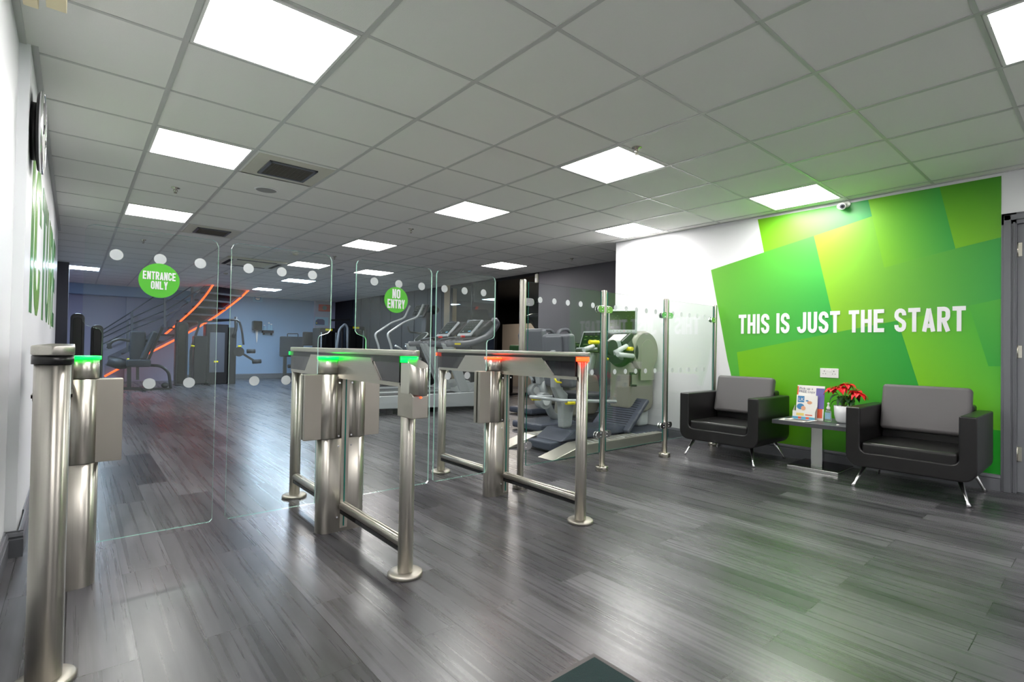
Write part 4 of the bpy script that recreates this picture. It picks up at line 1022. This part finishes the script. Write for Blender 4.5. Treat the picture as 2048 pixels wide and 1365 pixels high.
# stair climber beyond
t = thing('stair_climber', 'tall stair climber with curved tube handrails behind the no entry glass', 'exercise machine', (4.9, 6.8, 0))
for y in (6.5, 7.05):
    MB().tube(smooth_path([(4.46, y, .45), (4.40, y, .99), (4.30, y, 1.25), (4.66, y, 1.49), (4.97, y, 1.61), (5.10, y, 1.88)], .07), .022, 12).build('handrail', 'mach_silver', t)
MB().prism([(4.5, .02), (5.7, .02), (5.7, 1.0), (5.35, 1.05), (4.5, .35)], (0, 6.5, 0), (1, 0, 0), (0, 0, 1), (0, 1, 0), .55).build('body', 'mach_dark', t, bevel=.04)
b = MB()
for k in range(4): b.box(4.52+.18*k, 4.78+.18*k, 6.56, 7.0, .32+.17*k, .36+.17*k)
b.build('steps', 'mach_grey', t)
MB().prism([(5.25, 1.0), (5.45, 1.0), (5.45, 1.75), (5.30, 1.75)], (0, 6.68, 0), (1, 0, 0), (0, 0, 1), (0, 1, 0), .2).build('column', 'mach_dark', t, bevel=.02)
Rk = Matrix.Translation((5.12, 6.78, 1.62)) @ Matrix.Rotation(math.radians(25), 4, 'Y')
c_ = MB().box(-.02, .03, -.25, .25, 0, .30, 0, Rk).build('console', 'black', t, bevel=.02)
b = MB().box(-.023, -.02, -.21, .21, .04, .27, 0, Rk)
for k in range(9): b.box(-.0245, -.023, -.16+.13*(k % 3), -.10+.13*(k % 3), .22-.06*(k//3), .225-.06*(k//3), 1, Rk)
b.build('screen', ['screen', 'mach_light'], c_)
MB().tube(smooth_path([(4.75, 6.52, 1.42), (4.82, 6.55, 1.30), (5.3, 6.6, 1.27)], .05), .018, 10).build('inner_bar', 'mach_dark', t)
MB().ell((5.5, 6.78, 1.80), .12, .2, .10).build('fan_hood', 'black', t)
# small elliptical console
t = thing('elliptical_trainer', 'dark elliptical trainer with a small silver-rimmed oval console', 'exercise machine', (4.9, 5.9, 0))
Rk = Matrix.Translation((4.62, 5.95, 1.10)) @ Matrix.Rotation(math.radians(50), 4, 'Y')
b = MB().prism(rrect(.30, .30, .13, 8, -.15, 0), (0, 0, 0), (0, 1, 0), (0, 0, 1), (1, 0, 0), .02); b.v = [Rk @ v for v in b.v]; c_ = b.build('console', 'mach_silver', t, bevel=.004)
b = MB().prism(rrect(.26, .26, .11, 8, -.13, .02), (-.003, 0, 0), (0, 1, 0), (0, 0, 1), (1, 0, 0), .004); b.v = [Rk @ v for v in b.v]; b.build('screen', 'screen', c_)
MB().prism([(4.60, .04), (4.9, .04), (4.9, 1.15), (4.70, 1.15)], (0, 5.9, 0), (1, 0, 0), (0, 0, 1), (0, 1, 0), .10).build('mast', 'mach_dark', t, bevel=.02)
MB().box(3.9, 5.2, 5.72, 6.18, .02, .10).build('base', 'mach_dark', t, bevel=.03)
for y in (5.75, 6.15):
    MB().tube(smooth_path([(4.7, y, .5), (4.45, y, .95), (4.30, y, 1.02)], .1), .018, 10).build('arm_lever', 'mach_silver', t)
    MB().bar((4.0, y, .25), (4.9, y, .4), .05, .03).box(4.0, 4.35, y-.07, y+.07, .27, .30).build('pedal', 'mach_dark', t)

# dark studio: a silhouette of a tall machine and stool
t = thing('studio_machine', 'black machine with a funnel-shaped head seen in the dark studio opening', 'exercise machine', (7.3, 5.3, 0))
MB().lathe([(.10, .75), (.11, 1.36), (.34, 1.66), (.36, 1.72), (.3, 1.75)], 7.3, 5.25, 0, 6).build('head', 'black', t)
MB().box(7.2, 7.4, 5.15, 5.35, 0, .8).build('column', 'black', t, bevel=.02)
MB().box(6.95, 7.6, 4.95, 5.55, 0, .08).build('base', 'black', t, bevel=.02)
ld = bpy.data.lights.new('studio_fill', 'AREA'); ld.energy = 15; ld.size = .5; ld.color = (1, .9, .8)  # unseen area light, added to brighten the beige wall and silhouettes
lo = bpy.data.objects.new('studio_fill', ld); COL.objects.link(lo); lo.location = (7.7, 6.6, 2.25); lo['label'] = 'dim unseen fill light added inside the dark studio'; lo['category'] = 'lamp'
t = thing('studio_stool', 'dark green upholstered seat in the studio opening', 'seat', (7.0, 5.9, 0))
MB().box(6.8, 7.1, 5.7, 6.1, .5, .6).build('seat', 'poin_green', t, bevel=.04, seg=3)
MB().box(7.06, 7.14, 5.72, 6.08, .6, 1.08).build('backrest', 'poin_green', t, bevel=.04, seg=3)
MB().box(6.9, 7.0, 5.85, 5.95, 0, .5).box(6.75, 7.15, 5.7, 6.1, 0, .03).build('stand', 'black', t)

# ================================================================ GYM: strength machines far left
def rounded_tower(mb, x, y, w_, d_, z1, m=0, r=.05):
    o = rrect(w_, z1, min(r*1.6, w_*.45), 6, -w_/2, 0)
    mb.prism(o, (x, y-d_/2, 0), (1, 0, 0), (0, 0, 1), (0, 1, 0), d_, m); return mb
def tower(px0, px1, ptop, y, d_, label, facing=False):
    a = at(px0, ptop, y=y); b2 = at(px1, ptop, y=y); x = (a.x+b2.x)/2; w_ = b2.x-a.x; h_ = a.z
    t = thing('weight_stack_tower', label, 'exercise machine', (x, y, 0), 0, 'black weight stack towers')
    rounded_tower(MB(), x, y, w_, d_, h_).build('shroud', 'mach_dark', t, bevel=.02, seg=3)
    rounded_tower(MB(), x, y-d_/2-.004, w_*.62, .012, h_-.07).build('front_panel', 'black_gloss', t, bevel=.006)
    MB().box(x-w_*.48, x+w_*.48, y-d_/2-.05, y+d_/2+.05, 0, .04).build('base', 'mach_dark', t, bevel=.01)
    return t
tower(141, 170, 627, 8.6, .22, 'taller black weight tower behind the left gate')
tower(182, 207, 650, 8.9, .22, 'shorter black weight tower just left of the entrance glass')
tower(351, 376, 644, 11.6, .22, 'black weight tower standing before the red-lit stairs')

def W10(px, py, y): q = at(px, py, y=y); return q
# seated machine at px 215-345
Y0 = 10.4
t = thing('shoulder_press_machine', 'black seated strength machine with two upright pads, left of the tower', 'exercise machine', (.75, Y0, 0))
w_ = lambda px, py, dy=0: tuple(at(px, py, y=Y0+dy))
def padbox(name, x0, x1, y0, y1, z0, z1, m='mach_pad', tilt=0):
    cx_, cy_, cz_ = (x0+x1)/2, (y0+y1)/2, (z0+z1)/2
    Rk = Matrix.Translation((cx_, cy_, cz_)) @ Matrix.Rotation(tilt, 4, 'Y')
    return MB().box(-(x1-x0)/2, (x1-x0)/2, -(y1-y0)/2, (y1-y0)/2, -(z1-z0)/2, (z1-z0)/2, 0, Rk).build(name, m, t, bevel=.035, seg=3, smooth=True)
a = w_(260, 662); b2 = w_(290, 728)
padbox('backrest', a[0], b2[0], Y0-.05, Y0+.03, b2[2], a[2])
a = w_(296, 662); b2 = w_(318, 722)
padbox('chest_pad', a[0]-.04, a[0]+.07, Y0-.16, Y0+.16, b2[2], a[2], tilt=.34)
a = w_(252, 722); b2 = w_(300, 732)
padbox('seat', a[0], b2[0], Y0-.2, Y0+.18, b2[2]-.02, a[2]+.03)
MB().tube(smooth_path([w_(296, 731), w_(322, 732), w_(338, 745), w_(341, 778)], .12), .030, 12).build('frame_arch', 'mach_dark', t)
MB().bar(w_(215, 777), w_(341, 779), .06, .06).bar((.75, Y0-.35, .04), (.75, Y0+.35, .04), .06, .06).build('floor_frame', 'mach_dark', t)
MB().bar(w_(258, 735), w_(258, 777), .07, .07).bar(w_(275, 733), w_(275, 760), .05, .05).bar(w_(296, 722), w_(325, 655), .03, .05).build('seat_post', 'mach_dark', t)
MB().tube(smooth_path([w_(216, 697), w_(222, 684), w_(238, 678), w_(258, 682), w_(300, 682)], .06), [.035]*18 if False else .030, 10).build('lever_arm', 'mach_dark', t)
MB().bar(w_(217, 686), w_(220, 698), .06, .07).build('hand_grip', 'grip', t, bevel=.01)
MB().tube([w_(216, 722, .1), w_(240, 728, .1), w_(262, 730, .1)], [.10, .12, .07], 14).build('roller_pad', 'mach_pad', t)
MB().cyl2(w_(254, 719), w_(268, 720), .022).build('height_knob', 'yellow', t)
MB().ell(w_(330, 771), .07, .06, .06).build('foot_roller', 'black', t)

# multi machine px 375-520
Y0 = 11.6
t = thing('multi_gym', 'large black weight machine with top frame and leg rollers, before the blue wall', 'exercise machine', (2.5, Y0, 0))
a = w_(384, 660); b2 = w_(408, 765)
rx = lambda p0, p1, d0, d1, name, m, bev=.02: MB().box(at(p0[0], p0[1], y=Y0).x, at(p1[0], p1[1], y=Y0).x, Y0+d0, Y0+d1, max(0, at(p1[0], p1[1], y=Y0).z), at(p0[0], p0[1], y=Y0).z).build(name, m, t, bevel=bev)
rx((388, 672), (412, 768), -.05, .25, 'left_shroud', 'mach_dark')
rx((412, 648), (455, 770), 0, .35, 'stack_housing', 'black')
rx((420, 665), (448, 745), -.012, 0, 'stack_window', 'mach_grey', .004)
rx((458, 655), (470, 768), -.06, .18, 'right_upright', 'mach_dark')
MB().bar(w_(395, 645), w_(470, 640), .05, .05).bar(w_(400, 644), w_(382, 700), .05, .05).bar(w_(382, 700), w_(380, 768), .05, .05).build('top_frame', 'mach_dark', t)
MB().tube(smooth_path([w_(425, 640, -.08), w_(478, 640, -.08), w_(484, 662, -.08), w_(487, 690, -.08)], .10), .025, 10).build('curved_arm', 'mach_dark', t)
MB().tube(smooth_path([w_(472, 634, -.06), w_(472, 660, -.06), w_(466, 676, -.06)], .1), .035, 10).build('pulley_arm', 'mach_dark', t)
MB().tube([w_(478, 704, -.12), w_(478, 704, .02)], .12, 24).build('cam_disc', 'mach_dark', t)
MB().bar(w_(482, 706, -.1), w_(508, 722, -.1), .04, .05).build('leg_lever', 'mach_dark', t)
MB().tube([w_(494, 703, -.12), w_(510, 703, -.12)], .052, 16).build('leg_roller', 'grip', t)
MB().tube([w_(505, 724, -.12), w_(522, 723, -.12)], .052, 16).build('leg_roller', 'grip', t)
MB().bar(w_(388, 772), w_(470, 770), .08, .06).bar((2.1, Y0-.4, .04), (2.1, Y0+.4, .04), .06, .06).build('floor_frame', 'mach_dark', t)
MB().tube([w_(382, 692, -.05), w_(389, 693, -.05)], .022, 10).build('stack_pin', 'yellow', t)
MB().tube([w_(476, 693, -.14), w_(483, 693, -.14)], .022, 10).build('adjust_knob', 'yellow', t)
MB().tube([w_(428, 724, -.05), w_(436, 724, -.05)], .022, 10).build('seat_lever', 'yellow', t)

# pad machine px 560-625
Y0 = 12.3
t = thing('back_machine', 'dark padded machine standing right of the wall shelf', 'exercise machine', (4.7, Y0, 0))
a = w_(560, 673); b2 = w_(600, 714)
padbox('wide_pad', a[0], b2[0]+.08, Y0-.06, Y0+.05, b2[2], a[2])
a = w_(604, 664); b2 = w_(624, 692)
padbox('head_pad', a[0], b2[0], Y0-.12, Y0-.02, b2[2], a[2], 'mach_dark')
MB().tube(smooth_path([w_(575, 675), w_(575, 668), w_(596, 668), w_(596, 675)], .02), .012, 8).build('top_handle', 'mach_dark', t)
MB().bar(w_(570, 714), (w_(570, 714)[0], Y0, 0), .08, .08).bar(w_(600, 714), (w_(600, 714)[0], Y0, 0), .06, .06).bar((4.3, Y0, .04), (5.2, Y0, .04), .3, .06).build('stand', 'mach_dark', t)
MB().tube([w_(576, 733, -.1), w_(588, 733, -.1)], .05, 14).build('roller', 'grip', t)

# cable stacks between the glass wings, px 628-730
Y0 = 11.2
def stack(px0, px1, ptop, lab):
    global t
    a = at(px0, ptop, y=Y0); b2 = at(px1, ptop, y=Y0)
    t = thing('cable_machine', lab, 'exercise machine', ((a.x+b2.x)/2, Y0, 0), 0, 'black cable machines behind the middle gate')
    MB().box(a.x, b2.x, Y0-.15, Y0+.35, 0, a.z).build('housing', 'black', t, bevel=.03, seg=3)
    MB().box(a.x+.10, b2.x-.10, Y0-.165, Y0-.15, .25, a.z-.10).build('front_window', 'black_gloss', t, bevel=.01)
    logo_plate(t, ((a.x+b2.x)/2-.09, Y0-.17, a.z-.075), (1, 0, 0), (0, 0, 1), (0, -1, 0), .18, .055)
    b = MB()
    for x in (a.x+.06, b2.x-.06): b.tube([(x, Y0-.17, .1), (x, Y0-.17, a.z-.12)], .012, 8)
    b.build('guide_rod', 'mach_light', t)
    b = MB()
    for k in range(2): b.box((a.x+b2.x)/2-.045+.05*k, (a.x+b2.x)/2-.02+.05*k, Y0-.17, Y0-.166, .86, .93)
    b.build('number_plate', 'mach_light', t)
stack(634, 672, 656, 'black cable machine with yellow plate, left of the silver arch handles')
stack(688, 726, 652, 'black cable machine with yellow plate, right of the silver arch handles')
t = thing('pull_handle_machine', 'black machine with arched silver handles between two yellow-plated stacks', 'exercise machine', (6.0-.5, 10.9, 0))
Y0 = 10.6
MB().tube(smooth_path([w_(674, 700), w_(678, 660), w_(690, 648), w_(695, 655), w_(695, 700)], .08), .030, 12).build('arched_handle', 'mach_light', t)
MB().bar(w_(684, 655, .1), w_(684, 700, .1), .1, .06).box(w_(678, 700)[0], w_(695, 700)[0], Y0-.1, Y0+.3, 0, .9).build('column', 'black', t, bevel=.01)
MB().bar(w_(662, 641, .1), w_(700, 640, .1), .04, .05).build('top_bar', 'black', t)

# ================================================================ FAR WALL FITTINGS
Yw = YB
a = at(505, 642, y=Yw-.1); b2 = at(523, 662, y=Yw-.1)
t = thing('paper_dispenser', 'black paper towel dispenser on the blue wall with paper hanging down', 'dispenser', ((a.x+b2.x)/2, Yw, a.z))
MB().box(a.x, b2.x, Yw-.2, Yw, b2.z, a.z).build('housing', 'black_gloss', t, bevel=.03, seg=3)
MB().prism([(-.035, 0), (.035, 0), (.02, -.30), (.0, -.36), (-.015, -.25)], ((a.x+b2.x)/2, Yw-.1, b2.z), (1, 0, 0), (0, 0, 1), (0, 1, 0), .004).build('paper', 'paper', t)
a = at(525, 661, y=Yw-.08); b2 = at(546, 667, y=Yw-.08)
t = thing('wall_shelf', 'small dark wooden wall shelf beside the paper dispenser', 'shelf', ((a.x+b2.x)/2, Yw, a.z))
MB().box(a.x, b2.x, Yw-.16, Yw, b2.z, a.z).build('board', 'stair', t, bevel=.004)
MB().box(a.x+.03, a.x+.05, Yw-.12, Yw, b2.z-.05, b2.z).box(b2.x-.05, b2.x-.03, Yw-.12, Yw, b2.z-.05, b2.z).build('bracket', 'stair', t)
zt = a.z
for k, (f_, h_, lab) in enumerate(((.2, .16, 'small clear spray bottle at the left end of the wall shelf'), (.62, .24, 'tall clear spray bottle in the middle of the wall shelf'), (.85, .20, 'clear spray bottle at the right end of the wall shelf'))):
    x = a.x+(b2.x-a.x)*f_; tb = thing('spray_bottle', lab, 'bottle', (x, Yw-.08, zt), 0, 'spray bottles on the wall shelf')
    MB().lathe([(.030, 0), (.034, .02), (.032, h_*.6), (.012, h_*.8), (.012, h_*.85)], 0, 0, 0, 16).build('bottle', 'gel', tb, local=True)
    MB().box(-.03, .012, -.01, .01, h_*.85, h_).build('spray_head', 'white', tb, local=True)
a = at(506, 587, y=Yw-.01); b2 = at(525, 605, y=Yw-.01)
t = thing('wall_notice', 'square pale notice with a round symbol high on the blue wall', 'notice', ((a.x+b2.x)/2, Yw, b2.z))
MB().box(a.x, b2.x, Yw-.012, Yw, b2.z, a.z).build('sheet', 'gel', t, bevel=.002)
b = MB(); disc_y(b, (a.x+b2.x)/2, Yw-.0125, (a.z+b2.z)/2, .085); disc_y(b, (a.x+b2.x)/2, Yw-.0135, (a.z+b2.z)/2, .07, 1); b.box(a.x+.05, b2.x-.05, Yw-.0150, Yw-.0142, (a.z+b2.z)/2-.01, (a.z+b2.z)/2+.01, 0)
b.build('symbol', ['blue_ink', 'white'], t)
# first aid corner on the white pier
Yp = YB-.15
a = at(637, 609, y=Yp); b2 = at(659, 624, y=Yp)
t = thing('fire_alarm_sounder', 'red square fire alarm box high on the pale far pier', 'alarm', ((a.x+b2.x)/2, Yp, b2.z))
MB().box(a.x, b2.x, Yp-.06, Yp, b2.z, a.z).build('box', 'red', t, bevel=.01)
b = MB(); disc_y(b, (a.x+b2.x)/2, Yp-.061, (a.z+b2.z)/2, .07); b.build('sounder', 'mach_grey', t)
a = at(630, 634, y=Yp); b2 = at(656, 652, y=Yp)
t = thing('safety_poster', 'blue and white poster above a red sign on the far pier', 'poster', ((a.x+b2.x)/2, Yp, b2.z))
MB().box(a.x, b2.x, Yp-.01, Yp, b2.z, a.z).build('sheet', 'gel', t)
b = MB().prism([(0, 0), (.28, 0), (.28, .14), (.22, .18), (.06, .18), (0, .12)], (a.x+.02, Yp-.011, b2.z+.02), (1, 0, 0), (0, 0, 1), (0, -1, 0), .002); b.ell((a.x+.05, Yp-.015, b2.z+.07), .02, .004, .02, 1); b.build('print', ['navy_ink', 'yellow'], t)
a = at(630, 659, y=Yp); b2 = at(653, 666, y=Yp)
t = thing('red_sign', 'small red sign below the blue and white poster', 'sign', ((a.x+b2.x)/2, Yp, b2.z))
MB().box(a.x, b2.x, Yp-.01, Yp, b2.z, a.z).build('plate', 'red', t)
MB().box(a.x+.03, b2.x-.06, Yp-.012, Yp-.01, b2.z+.02, a.z-.02).build('print', 'paper', t)

# ================================================================ STAIRS WITH ORANGE LIGHT STRIPS
t = thing('curved_staircase', 'dark curved staircase with two glowing orange light strips', 'staircase', (.6, 12.0, 0))
A = [((215, 735), 13.3), ((270, 708), 13.1), (322, 675), ((358, 644), 12.3), ((390, 615), 11.9), ((412, 590), 11.5), ((433, 557), 11.0)]
A = [(a if isinstance(a[0], tuple) else (a, 12.7)) for a in A]
B_ = [((209, 752), 12.7), ((228, 741), 12.7), ((289, 710), 12.6), ((352, 678), 12.5), ((403, 650), 12.4), ((423, 638), 12.3), ((459, 612), 12.1), ((490, 588), 11.9), ((509, 566), 11.7)]
def resample(P, n):
    V = [at(p[0], p[1], y=y) for p, y in P]; L_ = [0]
    for i in range(1, len(V)): L_.append(L_[-1]+(V[i]-V[i-1]).length)
    out = []
    for k in range(n):
        s_ = L_[-1]*k/(n-1); i = max(j for j in range(len(L_)) if L_[j] <= s_+1e-9); i = min(i, len(V)-2)
        out.append(V[i].lerp(V[i+1], (s_-L_[i])/(L_[i+1]-L_[i])))
    return out
PA, PB = resample(A, 27), resample(B_, 27)
for P in (PA, PB):
    for k in range(3):  # ease the bends
        for i in range(1, 26): P[i] = (P[i-1]+P[i]*2+P[i+1])/4
for P, nm in ((PA, 'inner'), (PB, 'outer')):
    MB().tube([p-Vector((0, .045, .015)) for p in P], .020, 8).build('light_strip', 'led_or', t)
    rings = []
    for p in P: rings.append([p+Vector((0, .0, 0)), p+Vector((0, .04, 0)), p+Vector((0, .04, min(.27, CEIL+.3-p.z))), p+Vector((0, 0, min(.27, CEIL+.3-p.z)))])
    MB().ring_loft(rings, 0, False).build('stringer', 'stair_face', t)
n_st = 13
for k in range(n_st):
    f_ = (k+.7)/n_st*26; i = min(25, int(f_)); fr_ = f_-i
    a = PA[i].lerp(PA[i+1], fr_); z = a.z+.075
    # same height on the outer stringer
    j = min(range(27), key=lambda q: abs(PB[q].z-a.z)); b2 = PB[j]
    if z > CEIL-.08 or z < .1: continue
    d = (b2-a); d.z = 0
    MB().bar((a.x, a.y, z), (b2.x, b2.y, z), .30, .045).build('tread', 'stair', t)
rings = []
for i in range(27):
    j = min(range(27), key=lambda q: abs(PB[q].z-PA[i].z)); rings.append([PA[i]+Vector((0, .02, .07)), PB[j]+Vector((0, 0, .07)), PB[j]+Vector((0, 0, .10)), PA[i]+Vector((0, .02, .10))])
MB().ring_loft(rings, 0, False).build('soffit', 'stair', t)
# handrail on the near side
def rl(px, py): 
    i = min(range(27), key=lambda q: abs(_sx(PA[q])-px)); return at(px, py, y=PA[i].y-.02)
def _sx(P): d = P-CAM; return 1024+F_PX*d.dot(_r)/d.dot(_f)
for pts in ([(205, 661), (264, 624), (306, 595), (345, 572), (400, 548)], [(205, 668), (264, 636), (330, 606), (382, 574), (417, 556)], [(205, 676), (264, 648), (330, 622), (382, 590), (410, 573)], [(203, 690), (264, 660), (330, 634), (375, 606)]):
    MB().tube([rl(*p) for p in pts], .014, 8).build('rail_bar', 'rail', t)
for p0, p1 in (((255, 643), (255, 716)), ((264, 624), (264, 708)), ((330, 590), (330, 655)), ((384, 560), (384, 606))):
    MB().bar(rl(*p0), rl(*p1), .05, .05).build('baluster', 'rail', t)
